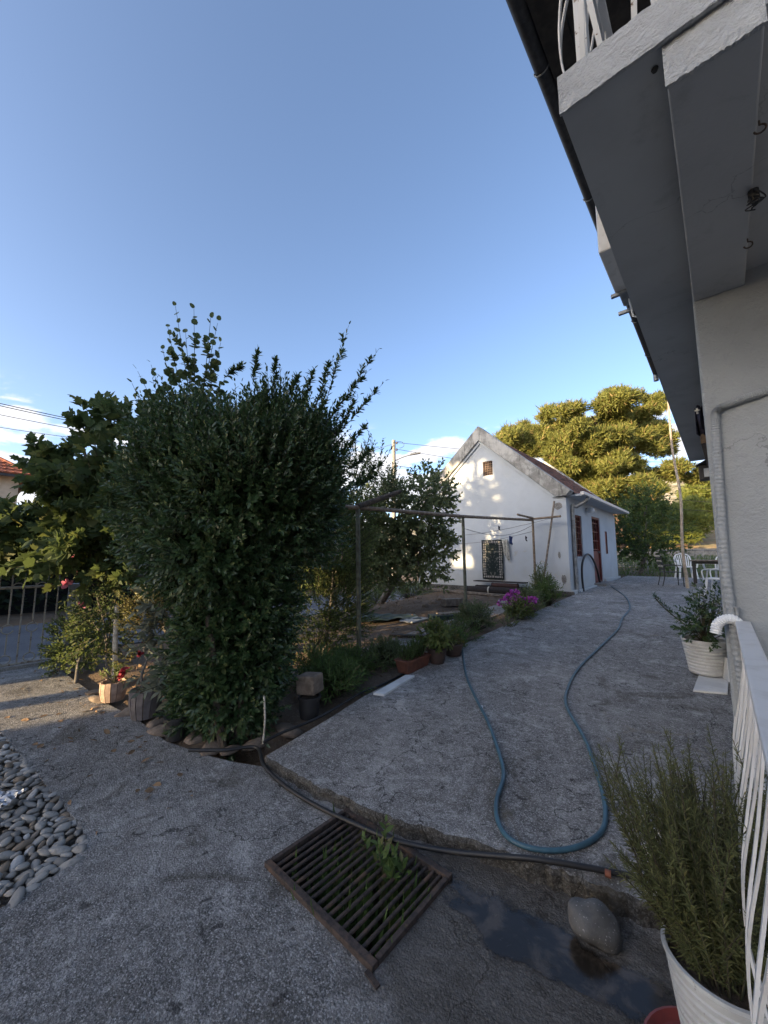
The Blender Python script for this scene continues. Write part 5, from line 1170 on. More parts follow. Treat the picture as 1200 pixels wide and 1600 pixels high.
n = 9000; P = np.c_[rng.uniform(-16.2, -14.6, n), rng.uniform(-9, 16, n), rng.uniform(0.1, 3.1, n) ** 1.0]; P[:, 0] = np.where(rng.random(n) < .6, -14.6 - np.abs(rng.normal(0, .25, n)), P[:, 0])
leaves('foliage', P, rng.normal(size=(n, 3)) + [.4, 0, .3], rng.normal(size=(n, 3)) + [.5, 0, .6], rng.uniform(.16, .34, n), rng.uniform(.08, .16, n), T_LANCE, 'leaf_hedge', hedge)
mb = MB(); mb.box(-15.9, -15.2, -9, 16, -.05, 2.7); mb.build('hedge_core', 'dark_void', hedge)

# ================================================================== PLANTS OF THE BED
hb = GZ(352, 1160); bigbush = thing('evergreen_bush', 'huge dark evergreen bush with upright shoots at the slab corner', 'bush', (hb.x, hb.y, .03))
E_ = [ell(400, 765, 3.95, 125, 100, 100), ell(305, 765, 4.0, 85, 95, 85), ell(455, 800, 4.0, 66, 95, 70), ell(350, 860, 3.85, 110, 80, 90), ell(340, 985, 3.7, 46, 80, 46), ell(362, 1060, 3.6, 46, 66, 44), ell(390, 950, 3.8, 62, 90, 58), ell(330, 1085, 3.6, 30, 48, 36), ell(375, 1105, 3.55, 42, 42, 38), ell(445, 715, 4.0, 70, 70, 60), ell(300, 700, 4.05, 62, 50, 52), ell(245, 810, 4.15, 34, 75, 50), ell(310, 1010, 3.75, 26, 66, 34), ell(400, 1040, 3.65, 28, 66, 36)]
P_, D_ = shell(E_, 6400, .6, 1.0, .9); upw = np.clip((P_[:, 2:3] - 1.6) / 1.6, 0, 1)
a0 = shootleaves(P_, D_ + np.array([0, 0, 1.0]) * (.25 + .9 * upw), rng.uniform(.14, .30, 6400) * (1 + .5 * upw[:, 0]), 15, .068, .85, .1, .48)
T2 = P_[(P_[:, 2] > 2.35)]; T2 = T2[rng.integers(0, len(T2), 260)]       # long leaders at the top
Pi, Di = shell([(c, r * .62) for c, r in E_], 1500, .3, 1.0, .7)
a3 = shootleaves(Pi, Di, .25, 12, .11, .9, .1, .45)
a1 = shootleaves(T2, np.c_[rng.normal(0, .22, (260, 2)), np.ones(260)], rng.uniform(.22, .46, 260), 24, .055, .7, 0, .36)
B3, D3, L3 = [], [], []
for (x0, y0, x1, y1) in ((500, 660, 545, 508), (505, 670, 592, 545), (510, 700, 600, 597), (490, 640, 520, 560), (515, 690, 560, 620), (500, 670, 575, 580), (395, 600, 403, 545), (425, 610, 432, 556), (450, 620, 466, 585), (350, 590, 380, 570), (535, 740, 585, 700), (530, 720, 575, 660), (545, 770, 592, 738), (470, 640, 492, 575), (545, 765, 600, 720)):
    a_, b_ = FW(x0, y0, 3.85), FW(x1, y1, 3.75); d_ = b_ - a_; B3.append(a_); D3.append(d_); L3.append(d_.length)
    for f in np.linspace(.15, .8, 5):
        for sg in (1,):
            B3.append(a_ + d_ * f); D3.append(d_.normalized() + Vector((rnd.uniform(-.5, .5), rnd.uniform(-.5, .5), rnd.uniform(-.1, .4)))); L3.append(d_.length * .28 * (1.1 - f))
a2 = shootleaves([list(v) for v in B3], [list(v) for v in D3], np.array(L3), 17, .066, .95, .0, .42)
leaves('crown', *[np.concatenate(q) for q in zip(a0[:5], a1[:5], a2[:5], a3[:5])], T_LANCE, 'leaf_laurel', bigbush)
sticks('shoots', np.concatenate([a0[5], a1[5], a2[5]]), np.concatenate([a0[6], a1[6], a2[6]]), .004, .0015, 'twig', bigbush)
root = Vector((hb.x, hb.y, 0.0))
for k in range(7):
    c_ = E_[k % len(E_)][0]; branches('trunk', root + Vector((rnd.uniform(-.15, .15), rnd.uniform(-.1, .1), 0)), [Vector(c_)], .035, 'bark', bigbush)

def crown_tree(name, label, root, ells, n, m, leafL, ratio, T, mat, r0, cat='tree', Ln=.25, up=.4, barkm='bark_grey', limb=None, ang=.95, inner=.45, group=None, singles=0, singlemat=None, jit=.3):
    root = Vector(root); t = thing(name, label, cat, root, group); P_, D_ = shell(ells, n, inner, 1.0, .85); a = shootleaves(P_, D_ + np.array([0, 0, up]), rng.uniform(.7, 1.3, n) * Ln, m, leafL, ang, .05, ratio, jit)
    PA = [np.asarray(x) for x in a[:5]]
    if singles:
        d2 = ((PA[0] - np.array([0, 0, CAM_H])) ** 2).sum(1); vis = np.array([in_view(p) for p in PA[0]]); order = np.argsort(d2 + np.where(vis, 0, 1e6))[:singles]
        V, F = leafarrays(np.zeros((1, 3)), np.array([[0, 1., 0]]), np.array([[0, 0, 1.]]), [1.0], [1.0], T)
        me = bpy.data.meshes.new('leaf'); me.from_pydata(V.tolist(), [], [tuple(dict.fromkeys(f)) for f in F.tolist()]); me.materials.append(M[singlemat])
        for i in order:
            D1 = Vector(PA[1][i]).normalized(); S1 = D1.cross(Vector(PA[2][i])).normalized(); N1 = S1.cross(D1)
            o = bpy.data.objects.new('leaf', me); COL.objects.link(o); o.parent = t
            mt = Matrix(((S1.x, D1.x, N1.x), (S1.y, D1.y, N1.y), (S1.z, D1.z, N1.z))).to_4x4(); mt = Matrix.Translation(Vector(PA[0][i]) - root) @ mt @ Matrix.Diagonal((PA[4][i], PA[3][i], PA[3][i], 1)); o.matrix_local = mt
        keep = np.ones(len(PA[0]), bool); keep[order] = False; PA = [x[keep] for x in PA]
    cr_ = leaves('crown', *PA, T, mat, t); sticks('twigs', a[5], a[6], .006, .002, 'twig', t)
    top = Vector(np.mean([e[0] for e in ells], axis=0)); fork = root.lerp(top, .45) if limb is None else Vector(limb)
    mb = MB(); mb.tube(smoothpath([root + Vector((0, 0, -.1)), root.lerp(fork, .5) + Vector((rnd.uniform(-.05, .05), rnd.uniform(-.05, .05), 0)), fork], 5), [r0 * (1.15 - .4 * i / 10) for i in range(11)], 9); mb.build('trunk', barkm, t, smooth=True)
    branches('limb', fork, [Vector(e[0]) for e in ells], r0 * .6, barkm, t); return t
def in_view(p):
    q = Vector(p) - Vector((0, 0, CAM_H)); rr = q.x * math.cos(YAW) + q.y * math.sin(YAW); ff = -q.x * math.sin(YAW) + q.y * math.cos(YAW)
    D = ff * math.cos(PITCH) + q.z * math.sin(PITCH); U = -ff * math.sin(PITCH) + q.z * math.cos(PITCH)
    return D > .2 and abs(rr / D * FPX) < 600 and abs(U / D * FPX) < 800
# round-leaved tree rising behind the bush
rt = thing('round_leaf_tree', 'round-leaved young tree rising above the left of the evergreen bush', 'tree', (-3.95, 2.25, .05))
B, D, L = [], [], []
for (x0, y0, x1, y1) in ((300, 640, 274, 478), (305, 640, 303, 482), (315, 640, 330, 490), (320, 640, 345, 535), (280, 660, 254, 545), (270, 690, 215, 580), (250, 700, 206, 598), (290, 650, 262, 510), (310, 640, 340, 505), (275, 690, 236, 570), (300, 650, 290, 520), (315, 660, 352, 590), (260, 700, 225, 625)):
    a_, b_ = FW(x0, y0, 4.35), FW(x1, y1, 4.25); B.append(a_); D.append(b_ - a_); L.append((b_ - a_).length)
    for f in np.linspace(.05, .6, 3): B.append(a_.lerp(b_, f)); D.append((b_ - a_).normalized() + Vector((rnd.uniform(-.7, .7), rnd.uniform(-.7, .7), rnd.uniform(-.2, .3)))); L.append((b_ - a_).length * .26 * (1.1 - f))
a = shootleaves([list(v) for v in B], [list(v) for v in D], np.array(L), 11, .078, 1.1, 0, .95, .4)
PA = list(a[:5]); sel = np.argsort(-PA[0][:, 2])[:280]; V, F = leafarrays(np.zeros((1, 3)), np.array([[0, 1., 0]]), np.array([[0, 0, 1.]]), [1.0], [1.0], T_ROUND)
me = bpy.data.meshes.new('leaf'); me.from_pydata(V.tolist(), [], [tuple(dict.fromkeys(f)) for f in F.tolist()]); me.materials.append(M['leaf_round_single'])
for i in sel:
    D1 = Vector(PA[1][i]).normalized(); S1 = D1.cross(Vector(PA[2][i])).normalized(); N1 = S1.cross(D1); o = bpy.data.objects.new('leaf', me); COL.objects.link(o); o.parent = rt
    o.matrix_local = Matrix.Translation(Vector(PA[0][i]) - rt.location) @ Matrix(((S1.x, D1.x, N1.x), (S1.y, D1.y, N1.y), (S1.z, D1.z, N1.z))).to_4x4() @ Matrix.Diagonal((PA[4][i], PA[3][i], PA[3][i], 1))
keep = np.ones(len(PA[0]), bool); keep[sel] = False; leaves('crown', *[x[keep] for x in PA], T_ROUND, 'leaf_round', rt); sticks('twigs', a[5], a[6], .006, .002, 'twig', rt)
branches('trunk', rt.location, [FW(300, 650, 4.35), FW(275, 690, 4.35), FW(320, 645, 4.35)], .04, 'bark_grey', rt)
# fig tree at the left
fg = Vector((-5.55, 2.35, .05))
crown_tree('fig_tree', 'fig tree with large lobed leaves left of the evergreen bush', fg, [ell(120, 690, 5.2, 62, 38, 55), ell(185, 680, 5.0, 45, 45, 50), ell(92, 735, 5.3, 22, 28, 36), ell(60, 830, 5.2, 75, 38, 70), ell(160, 790, 5.0, 70, 75, 70), ell(15, 845, 5.2, 60, 38, 60), ell(150, 860, 4.9, 75, 48, 60), ell(225, 840, 4.9, 45, 80, 60)], 480, 7, .17, .95, T_FIG, 'leaf_fig', .07, Ln=.28, up=.2, limb=FW(165, 830, 5.3), singles=290, singlemat='leaf_fig_single', inner=.3, jit=.5)
# fine-leaved bush right of the evergreen
crown_tree('pomegranate_bush', 'yellow-green fine-leaved bush at the right of the evergreen bush', Vector((-4.55, 3.75, .08)), [ell(528, 850, 6.0, 40, 75, 55), ell(535, 940, 5.9, 34, 70, 45), ell(500, 950, 5.8, 45, 80, 55), ell(490, 1030, 5.4, 34, 40, 40), ell(555, 800, 6.1, 30, 36, 34)], 1500, 12, .055, .34, T_LANCE, 'leaf_fine', .03, 'bush', .24, .5)
# tree in front of the gable
crown_tree('garden_tree', 'leafy grey-green tree standing left of the gable wall', Vector((-7.35, 8.1, .3)), [ell(645, 800, 9.2, 55, 60, 60), ell(600, 810, 9.0, 50, 55, 50), ell(670, 770, 9.3, 28, 35, 40), ell(680, 850, 9.0, 22, 24, 26), ell(620, 880, 9.0, 60, 40, 55), ell(655, 890, 8.8, 40, 40, 40), ell(580, 870, 8.8, 45, 55, 45), ell(570, 820, 8.6, 36, 40, 40)], 950, 9, .13, .62, T_LANCE, 'leaf_garden', .09, Ln=.32, up=.1, limb=FW(655, 850, 9.2), inner=.3, jit=.5)
sh_ = [FW(600, 800, 8.6), FW(585, 790, 8.4)]
crown_tree('sapling', 'thin leafy sapling with upright twigs before the cloud', Vector((-7.1, 6.6, .3)), [ell(590, 745, 8.2, 22, 45, 25), ell(570, 780, 8.0, 34, 34, 30), ell(610, 770, 8.4, 26, 26, 26), ell(560, 730, 8.0, 20, 30, 20)], 150, 12, .085, .45, T_LANCE, 'leaf_garden', .04, Ln=.4, up=1.0, inner=.2)
# shrubs lit by the sun near the gate, roses, silver plant
crown_tree('sunlit_shrub', 'small dense shrub in evening sun beside the gate', GZ(118, 1066, .02), [ell(112, 1010, 5.3, 28, 50, 30), ell(140, 1000, 5.2, 24, 48, 26)], 420, 9, .05, .5, T_LANCE, 'leaf_fine', .02, 'shrub', .14, .3)
rose = crown_tree('rose_bush', 'rose bush with pink blooms drooping over the bed by the gate', GZ(180, 1072, .04), [ell(140, 900, 5.0, 36, 40, 40), ell(185, 930, 4.9, 42, 55, 45), ell(120, 940, 5.1, 22, 40, 30), ell(165, 985, 4.9, 36, 40, 36)], 260, 9, .055, .55, T_LANCE, 'leaf_fig', .02, 'shrub', .24, .0)
def bloom(parent, c, r_, mat, n=11):
    c = np.array(c); u = nrm(rng.normal(size=(n, 3)) + [0.2, -.5, .5]); leaves('bloom', np.tile(c, (n, 1)), u, rng.normal(size=(n, 3)), np.full(n, r_), np.full(n, r_ * .8), T_ROUND, mat, parent)
for (px, py, r_) in ((106, 913, .075), (126, 897, .06), (131, 943, .06), (118, 870, .045)): bloom(rose, FW(px, py, 4.65), r_, 'petal_pink')
st = MB(); s0 = GZ(178, 1074, .03); st.tube(smoothpath([s0, XP(180, 1040, s0.x), XP(180, 1000, s0.x), XP(183, 945, s0.x)], 4), [.036, .034, .032, .033, .03, .03, .028, .03, .027, .026, .027, .025, .024], 9); one('whitewashed_trunk', st, 'white_stake', 'whitewashed thin trunk catching sun behind the tan pot', 'trunk', smooth=True)
red = crown_tree('red_flower_bush', 'reddish leggy shrub with red blooms in the grey barrel pot', pb + Vector((0, 0, .24)), [ell(222, 1010, 4.35, 28, 55, 34), ell(235, 960, 4.4, 24, 40, 30)], 150, 9, .045, .45, T_LANCE, 'leaf_yellowish', .012, 'shrub', .2, .6)
for (px, py) in ((192, 1052), (196, 1046), (220, 1022), (228, 1002), (188, 1058)): bloom(red, FW(px, py, 4.15), .045, 'petal_red')
bushlet('pot_seedling', 'small green seedling growing in the tan barrel pot', pa + Vector((0, 0, .2)), .09, .08, 16, 7, .05, 'leaf_lime', .07)
crown_tree('silver_plant', 'pale silvery large-leaved plant at the left of the hedge foot', GZ(270, 1120, .03), [ell(272, 1000, 4.2, 24, 60, 34), ell(265, 940, 4.3, 28, 34, 34), ell(280, 1060, 4.0, 18, 40, 26)], 90, 8, .13, .4, T_LANCE, 'leaf_silver', .015, 'plant', .22, -.1)

# ------------------------------------------------------------------ flowers and weeds along the slab edge
ph = thing('phlox', 'clump of magenta phlox in flower at the slab edge', 'flowers', Vector(SL(812, 985)) + Vector((-.2, 0, -.05)))
stm = []
for (px, py, r_) in ((788, 941, .13), (803, 928, .11), (815, 940, .12), (824, 950, .12), (806, 946, .12), (796, 934, .10), (831, 938, .09)):
    c = YP(px, py, 7.6); n = 60; u = nrm(rng.normal(size=(n, 3)) + [0, 0, .4]); leaves('bloom', np.array(c) + u * r_ * np.array([1, 1, .7]) * rng.uniform(.5, 1, (n, 1)), u + rng.normal(0, .4, (n, 3)), rng.normal(size=(n, 3)), np.full(n, .045), np.full(n, .04), T_ROUND, 'petal_magenta', ph); stm.append(np.array(c))
bs = np.array(ph.location); a = shootleaves(np.tile(bs, (7, 1)) + rng.normal(0, .06, (7, 3)) * [1, 1, 0], np.array(stm) - bs, np.linalg.norm(np.array(stm) - bs, axis=1), 16, .10, 1.0, 0, .25); leaves('foliage', *a[:5], T_LANCE, 'leaf_garden', ph); sticks('stem', a[5], a[6], .005, .003, 'twig', ph)
for k, (px, py, rx, rz_, mat, lab) in enumerate(((770, 985, .30, .20, 'leaf_garden', 'low green plants left of the magenta phlox'), (745, 1003, .28, .16, 'leaf_weed', 'low grey-green ground plants behind the brown pots'), (850, 960, .26, .26, 'leaf_garden', 'leafy plants right of the magenta phlox'), (878, 948, .26, .28, 'leaf_weed', 'tall weeds at the foot of the shed corner'), (868, 940, .2, .42, 'leaf_garden', 'upright leafy stems before the shed corner'), (725, 1018, .18, .12, 'leaf_weed', 'small weeds between the hose end and the pots'), (835, 970, .2, .18, 'leaf_lime', 'pale green weeds at the bend of the slab edge'))):
    p = SL(px, py); bushlet('edge_plants', lab, Vector((p.x - .18 - rx * .5, p.y, slabz(p.y) - .06)), rx, rz_, 130, 9, .085 if k != 1 else .05, mat, .16, .28, up=.7, group='plants along the slab edge')
for k, (px, py, z, rx, rz_, mat, lab) in enumerate(((640, 930, .3, .75, .28, 'leaf_weed', 'bright green weeds on the soil below the leafy tree'), (675, 915, .4, .5, .30, 'leaf_garden', 'bushy weeds at the left end of the gable wall'), (590, 935, .25, .6, .3, 'leaf_fine', 'weeds behind the green tarpaulin'), (505, 1070, .1, .32, .16, 'leaf_weed', 'grassy weeds under the fine-leaved bush beside the slab'), (545, 1050, .12, .3, .12, 'leaf_weed', 'low weeds at the foot of the first frame post'), (600, 1035, .14, .3, .1, 'leaf_garden', 'sparse weeds left of the terracotta trough'), (520, 1085, .1, .3, .15, 'leaf_weed', 'long grass tuft leaning onto the slab edge'))):
    p = GZ(px, py, z); bushlet('garden_weeds', lab, (p.x, p.y, hgt(p.x, p.y) - .02), rx, rz_, 170, 9, .08, mat, .16, .22, up=.8, group='weeds on the garden soil')
# dry leaves scattered on soil and yard
n = 2600; x = rng.uniform(-7.6, -3.3, n); y = rng.uniform(1.5, 11, n); P = np.c_[x, y, [hgt(a_, b_) + .025 for a_, b_ in zip(x, y)]]
ly = rng.uniform(0, 1, (110, 2)); Py = np.c_[-7.4 + 4.8 * ly[:, 0], 1.25 - 0.75 * ly[:, 1] ** 2, np.full(110, .006)]
lit_ = tag(leaves('fallen_leaves', np.r_[P, Py], rng.normal(size=(n + 110, 3)) * [1, 1, .25], rng.normal(0, .35, (n + 110, 3)) + [0, 0, 1], rng.uniform(.03, .085, n + 110), rng.uniform(.02, .05, n + 110), T_LANCE, 'dry_leaf', None), 'dry brown leaves strewn over the garden soil and yard edge', 'leaf litter', kind='stuff')

# ================================================================== BEYOND THE SLAB: lawn, fence, trees, hillside
mb = MB(); mb.prism([(-9, 18.7), (9, 18.7), (9, 29), (-9, 29)], .2, lambda x, y: hgt(x, y) + .02 + (y - 18.7) * .068); s = NT('lawn_green'); s.col(s.mix(s.rng(s.noise(2, 5), .35, .65), (.05, .075, .02), (.085, .10, .035))); s.rough(1); s.bump(s.noise(30, 4), .8, .05)
struct(mb.build('lawn', 'lawn_green'))
n = 7000; x = rng.uniform(-6, 2, n); y = rng.uniform(18.7, 28.4, n); tag(leaves('grass', np.c_[x, y, [hgt(a_, b_) + .01 + (b_ - 18.7) * .068 for a_, b_ in zip(x, y)]], np.c_[rng.normal(0, .4, (n, 2)), np.ones(n)], rng.normal(size=(n, 3)), rng.uniform(.08, .22, n), rng.uniform(.015, .03, n), T_BLADE, 'leaf_weed', None), 'short green grass beyond the patio', 'grass', kind='stuff')
fe = thing('wire_fence', 'thin wire fence with posts beyond the patio', 'fence', (-1, 20.8, hgt(-1, 20.8)))
for k in range(6):
    x = -3.9 + k * 1.3; z = hgt(x, 20.8); mb = MB(); mb.tube([(x, 20.8, z - .1), (x, 20.8, z + 1.12)], .022, 7); mb.build('post', 'galvanised', fe)
for k in range(8):
    z = hgt(0, 20.8) + .12 + k * .135; mb = MB(); mb.tube([(-3.9, 20.8, z), (2.6, 20.8, z)], .005 if k < 7 else .014, 5); mb.build('wire', 'galvanised', fe)
for k in range(40):
    x = -3.9 + k * .165; z = hgt(0, 20.8); mb = MB(); mb.tube([(x, 20.8, z + .12), (x, 20.8, z + 1.06)], .004, 4); mb.build('wire', 'galvanised', fe)
mb = MB(); mb.box(-14, 12, 28.6, 28.85, .3, 1.92); mb.box(-14.05, 12.05, 28.55, 28.9, 1.92, 2.0); one('boundary_wall', mb, 'path_concrete', 'low pale concrete boundary wall beyond the lawn', 'wall')
crown_tree('lemon_tree', 'small dense dark-green tree beyond the patio by the fence', Vector((-2.75, 19.6, slabz(19))), [ell(985, 830, 16.6, 40, 38, 42), ell(1025, 835, 16.8, 45, 45, 44), ell(1010, 790, 17.2, 30, 30, 30), ell(970, 850, 16.4, 30, 28, 28), ell(1015, 865, 16.2, 30, 22, 28), ell(975, 800, 17, 30, 34, 30)], 900, 9, .14, .5, T_LANCE, 'leaf_citrus', .09, Ln=.34, up=.15, limb=FW(1008, 868, 16.3), inner=.35)
def needle_tree(name, label, root, pads, ntuft, nb, L, mat, r0, limbs=True, cat='tree', fork=.45, group=None):
    root = Vector(root); t = thing(name, label, cat, root, group); vol = np.array([np.prod(r) for _, r in pads]) ** (2 / 3); vol /= vol.sum(); P, U = [], []
    for (c, r), f in zip(pads, vol):
        n = int(ntuft * f); u = nrm(rng.normal(size=(n, 3))); rr = rng.uniform(.35, 1.05, (n, 1)) ** .6; lump = 1 + .22 * np.sin(u[:, :1] * 7 + c[0]) * np.sin(u[:, 1:2] * 6 + c[1])
        P.append(np.array(c) + u * r * rr * lump); U.append(u)
    P, U = np.concatenate(P), np.concatenate(U); n = len(P); D = np.repeat(U + [0, 0, .6], nb, 0) + rng.normal(0, .75, (n * nb, 3)); Pn = np.repeat(P, nb, 0) + rng.normal(0, L * .25, (n * nb, 3))
    leaves('crown', Pn, D, np.repeat(U, nb, 0) * 1.3 + rng.normal(0, .55, (n * nb, 3)) + [0, 0, .2], rng.uniform(.6, 1.2, n * nb) * L, rng.uniform(.7, 1.2, n * nb) * L * .22, T_BLADE, mat, t)
    top = Vector(np.mean([c for c, _ in pads], axis=0)); fk = root.lerp(top, fork); mb = MB(); mb.tube(smoothpath([root - Vector((0, 0, .3)), root.lerp(fk, .5) + Vector((.2, 0, 0)), fk, fk.lerp(top, .8)], 5), [r0 * (1.2 - .75 * i / 15) for i in range(16)], 10); mb.build('trunk', 'bark_pine', t, smooth=True)
    if limbs: branches('limb', fk, [Vector(c) for c, _ in (pads if len(pads) < 40 else pads_big)], r0 * .42, 'bark_pine', t)
    return t
TP = 27
pads = [ell(925, 650, TP, 62, 32, 60), ell(985, 640, TP + 1, 55, 30, 55), ell(870, 690, TP - 1, 70, 26, 60), ell(815, 690, TP - 1, 36, 20, 45), ell(945, 690, TP - 2, 65, 24, 60), ell(1000, 680, TP, 50, 28, 55), ell(900, 728, TP - 2, 60, 20, 55), ell(975, 725, TP - 2, 55, 20, 55), ell(1045, 733, TP - 1, 42, 12, 45), ell(1085, 745, TP - 1, 24, 7, 30), ell(925, 765, TP - 2, 50, 18, 45), ell(985, 762, TP - 3, 45, 16, 45), ell(860, 668, TP, 40, 22, 45), ell(1015, 640, TP + 1, 30, 26, 40), ell(800, 676, TP, 24, 14, 30)]
sub_ = []
for c, r in pads:
    for k in range(16):
        u = nrm(rng.normal(size=3)) * [1, 1, .9]; q_ = float(np.mean(r)); sub_.append((c + u * r * rng.uniform(.3, 1.15), np.array([.32, .32, .2]) * q_ * rng.uniform(.4, 1.35)))
pads_big = pads
needle_tree('pine_tree', 'large spreading pine lit by evening sun behind the shed', FW(965, 862, TP), sub_, 19000, 9, .33, 'needle_pine', .45, fork=.5)
for k, (px, py, t_, rx, ry, lab) in enumerate(((1045, 815, 34, 42, 26, 'sunlit yellow-green bush on the bank right of the lemon tree'), (1000, 800, 36, 40, 28, 'sunlit green tree on the bank behind the lemon tree'), (1085, 800, 40, 26, 20, 'rounded bush on the bank left of the house wall'), (1100, 765, 52, 26, 18, 'rounded yellowish pine high on the slope left of the house wall'), (950, 800, 33, 40, 34, 'shaded green tree behind the shed corner'), (1070, 835, 30, 14, 10, 'low bush at the foot of the bank'), (1010, 835, 32, 30, 14, 'bush low behind the lemon tree'))):
    c, r = ell(px, py, t_, rx, ry); rootp = Vector((c[0], c[1], 0)); rootp.z = max(hgt(c[0], c[1]), 0.55 + max(0, c[1] - 30) * .19) - .1
    needle_tree('hillside_bush', lab, rootp, [(c, r), (c + np.array([r[0] * .6, 0, -r[2] * .3]), r * .7), (c + np.array([-r[0] * .6, .2, -r[2] * .35]), r * .65)], 1500, 7, .38 * t_ / 36, 'leaf_hillside', .16, True, 'tree', .4, 'bushes on the slope behind')
# utility pole and wires
up_ = Vector((-15.65, 18.65, 0)); ut = thing('utility_pole', 'grey concrete utility pole with a street lamp beyond the garden', 'utility pole', up_); ztop = 9.1
mb = MB(); mb.tube([up_, up_ + Vector((0, 0, ztop))], [.17, .12], 10); mb.build('pole', 'pole_concrete', ut, smooth=True)
mb = MB(); mb.tube(smoothpath([up_ + Vector((0, 0, 7.7)), up_ + Vector((.5, .45, 8.0)), up_ + Vector((.9, .8, 8.15))], 4), .035, 7); mb.build('lamp_arm', 'galvanised', ut)
mb = MB(); mb.obox(up_ + Vector((1.05, .93, 8.2)), (.26, .23, .06), (-.08, .09, 0), (0, 0, .05)); mb.build('lamp_head', 'galvanised', ut, bevel=.02)
for z in (8.95, 8.5, 7.4, 6.5):
    mb = MB(); mb.lathe([(0, -.1), (.05, -.1), (.06, 0), (.04, .05), (0, .08)], 10, up_ + Vector((.15, .13, z))); mb.build('insulator', 'brown_plastic', ut)
mb = MB(); mb.tube([up_ + Vector((.05, .05, 8.9))] + [up_ + Vector((.28 + .22 * math.cos(t), .25 + .2 * math.cos(t), 8.8 + .22 * math.sin(t))) for t in np.linspace(2.6, -1.6, 12)], .015, 6); mb.build('cable_loop', 'wire', ut)
def wire(a, b, sag, label, r_=.016, mat='wire'):
    a, b = Vector(a), Vector(b); mb = MB(); mb.tube([a.lerp(b, t) - Vector((0, 0, sag * 4 * t * (1 - t))) for t in np.linspace(0, 1, 20)], r_, 5); one('overhead_wire', mb, mat, label, 'wire', 'overhead wires')
q = up_ + Vector((.15, .13, 0))
wire(q + Vector((0, 0, 8.95)), (14, 52, 9.5), 1.0, 'overhead wire running right from the top of the utility pole'); wire(q + Vector((0, 0, 8.5)), (10, 50, 6.5), .8, 'overhead wire running right, second from the pole top')
wire(q + Vector((0, 0, 7.4)), (8, 46, 5.2), .6, 'overhead wire running right from below the street lamp'); wire(q + Vector((0, 0, 6.5)), (6, 42, 4.5), .5, 'lowest overhead wire running right from the pole')
wire(q + Vector((0, 0, 8.95)), FW(330, 745, 40), .8, 'overhead wire running left from the top of the utility pole'); wire(q + Vector((0, 0, 7.4)), FW(330, 772, 42), .6, 'overhead wire running left from mid height of the pole'); wire(q + Vector((0, 0, 6.5)), FW(330, 800, 42), .5, 'lowest overhead wire running left from the pole')
for k, (y0, y1, r_) in enumerate(((590, 690, .018), (594, 693, .018), (612, 700, .014), (640, 705, .012))): wire(FW(-170, y0, 14), FW(300, y1, 22), .15, ['topmost wire crossing the sky at the left edge', 'wire just under the topmost one at the left edge', 'third wire down at the left edge of the sky', 'lowest thin wire at the left edge of the sky'][k], r_)
# neighbouring houses
def hiphouse(name, label, x0, x1, y0, y1, ze, zr, mat, wmat, tiles=True, z0=-.1, ov=.5):
    t = thing(name, label, 'house', ((x0 + x1) / 2, (y0 + y1) / 2, 0)); mb = MB(); mb.box(x0 + ov, x1 - ov, y0 + ov, y1 - ov, z0, ze - .02); mb.build('wall', wmat, t)
    xm = (x0 + x1) / 2; hw = (x1 - x0) / 2; ra, rb_ = Vector((xm, y0 + hw, zr)), Vector((xm, y1 - hw, zr)); c = [Vector((x0, y0, ze)), Vector((x1, y0, ze)), Vector((x1, y1, ze)), Vector((x0, y1, ze))]
    mb = MB(); mb.add(c + [ra, rb_], [(0, 1, 4), (1, 2, 5, 4), (2, 3, 5), (3, 0, 4, 5), (3, 2, 1, 0)]); rf = mb.build('roof', mat, t)
    if tiles:
        mb = MB()
        for (A, B_, Cc, Dd) in ((c[1], c[2], rb_, ra), (c[2], c[3], rb_, rb_), (c[0], c[1], ra, ra)):
            n_ = (B_ - A).cross(Dd - A).normalized(); n_ = n_ if n_.z > 0 else -n_; rows_ = 14
            for r_ in range(rows_):
                f0, f1 = r_ / rows_, (r_ + 1.12) / rows_; l0, r0_ = A.lerp(Dd, f0), B_.lerp(Cc, f0); l1, r1_ = A.lerp(Dd, min(f1, 1)), B_.lerp(Cc, min(f1, 1)); W_ = (r0_ - l0).length; k = max(1, int(W_ / .3))
                for j in range(k):
                    u0, u1 = j / k, (j + 1) / k
                    P = [l0.lerp(r0_, u0), l0.lerp(r0_, (u0 + u1) / 2), l0.lerp(r0_, u1)]; Q = [l1.lerp(r1_, u0), l1.lerp(r1_, (u0 + u1) / 2), l1.lerp(r1_, u1)]; h = (.03, .10, .03)
                    V = [p + n_ * (h_ + .03) for p, h_ in zip(P, h)] + [p + n_ * h_ * .6 for p, h_ in zip(Q, h)] + [p + n_ * .005 for p in P]
                    mb.add(V, [(0, 1, 4, 3), (1, 2, 5, 4), (6, 7, 1, 0), (7, 8, 2, 1)])
        o = mb.build('roof_tiles', mat, rf, fixn=False); o['kind'] = 'stuff'
        for (a_, b_) in ((c[1], ra), (c[2], rb_), (ra, rb_)): mb = MB(); mb.tube([a_ + Vector((0, 0, .08)), b_ + Vector((0, 0, .08))], .11, 8); mb.build('ridge_tiles', mat, rf)
    mb = MB(); mb.box(x1 - .02, x1 + .1, y0, y1, ze - .16, ze - .02); mb.build('gutter', 'dark_gutter', t); mb = MB(); mb.box(x0, x1 + .0, y1 - .02, y1 + .1, ze - .16, ze - .02); mb.build('gutter', 'dark_gutter', t)
    return t
q = FW(52, 744, 21); nh = hiphouse('neighbour_house', 'neighbouring house with red tiled hip roof at the left edge', q.x - 9, q.x, q.y - 10, q.y, q.z, q.z + 3.0, 'roof_tile_orange', 'house_ochre')
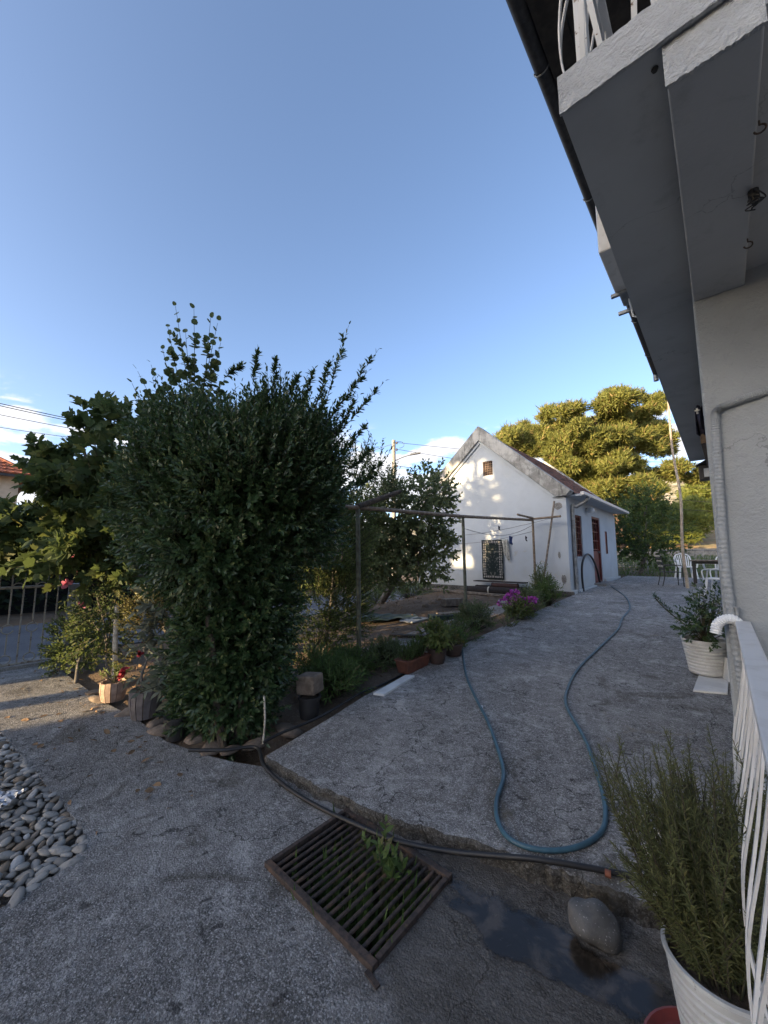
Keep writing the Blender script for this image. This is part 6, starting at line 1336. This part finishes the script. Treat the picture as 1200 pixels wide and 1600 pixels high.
for k in range(3):
    y = q.y - 2.4 - k * 2.6; mb = MB(); mb.box(q.x - .5, q.x - .44, y - .5, y + .5, q.z - 2.2, q.z - .9); w_ = mb.build('window', 'brown_frame', nh); mb = MB(); mb.box(q.x - .439, q.x - .43, y - .42, y + .42, q.z - 2.12, q.z - .98); mb.build('pane', 'window_glass', w_)
q = FW(548, 800, 34); hiphouse('orange_roof_house', 'far house with orange roof glimpsed behind the garden trees', q.x - 8, q.x + .5, q.y - 8, q.y, q.z, q.z + 1.6, 'roof_tile_orange', 'house_ochre', True)

# ================================================================== BEHIND THE CAMERA: unseen house, trees and wall added for evening shade
nb_ = thing('unseen_shade_house', 'unseen tall pale house added behind the viewer to shade the yard', 'house', (1.0, -28, 0))
mb = MB(); mb.box(-10.6, 14, -33, -24, -.1, 11.6); mb.build('wall', 'house_ochre', nb_)  # unseen block, sized and placed for the shadow it throws over the yard
mb = MB(); mb.add([(-10.5, -33.5, 11.6), (14.5, -33.5, 11.6), (14.5, -23.5, 11.6), (-10.5, -23.5, 11.6), (-6, -28.5, 13.2), (10, -28.5, 13.2)], [(3, 2, 1, 0), (0, 1, 5, 4), (1, 2, 5), (2, 3, 4, 5), (3, 0, 4)]); mb.build('roof', 'roof_tile', nb_)
for k in range(5):
    for z in (1.2, 4.0, 6.8, 9.4): mb = MB(); x = -8.6 + k * 4.4; mb.box(x, x + 1.1, -24.0, -23.95, z, z + 1.3); mb.build('window', 'window_glass', nb_)
def shade_tree(label, c, rad, n, trunk, seed, thr=-.12):  # unseen trees: crowns, gaps and trunks shaped for the shade they throw
    c = np.array(c); t = thing('shade_tree', label, 'tree', trunk); u = nrm(rng.normal(size=(n, 3))); f = rng.uniform(.2, 1, (n, 1)) ** .5
    P = c + u * np.array(rad) * f
    ok = np.array([mnoise.noise((p[0] * .55 + seed, p[1] * .3, p[2] * .55)) > thr for p in P]); P = P[ok]; k = len(P)
    leaves('crown', P, rng.normal(size=(k, 3)), rng.normal(size=(k, 3)), rng.uniform(.2, .4, k), rng.uniform(.12, .25, k), T_LANCE, 'leaf_garden', t)
    mb = MB(); mb.tube([Vector(trunk), Vector((c[0], c[1], c[2]))], [.2, .08], 8); mb.build('trunk', 'bark', t)
shade_tree('unseen dense tree behind the viewer, shaped to shade the gable', (-7.9, -9.5, 6.9), (1.9, 1.4, 3.1), 9000, (-8.28, -9.6, 0), 2.0, -.5)
shade_tree('unseen broad tree behind the viewer, thinned to dapple the gable', (-10.4, -9.7, 6.9), (1.6, 1.3, 2.9), 4200, (-10.9, -9.7, 0), 9.0, .10)
shade_tree('unseen tree top added behind the viewer to shade the upper gable', (-10.7, -9.9, 9.2), (2.0, 1.2, .8), 3500, (-10.9, -9.9, 0), 3.0, -.6)  # crown added above the others to shade the upper gable
shade_tree('unseen dense tree behind the viewer, shaped to shade the left of the gable', (-13.4, -9.6, 6.6), (2.0, 1.4, 3.3), 9000, (-12.9, -9.6, 0), 5.0, -.5)
mb = MB(); mb.box(-16, -9.05, -9.2, -9.0, -.1, 4.7); one('unseen_shade_wall', mb, 'house_ochre', 'unseen wall added behind the viewer to keep the low sun off', 'wall')  # unseen, put up to block low sun from gate, road and gable
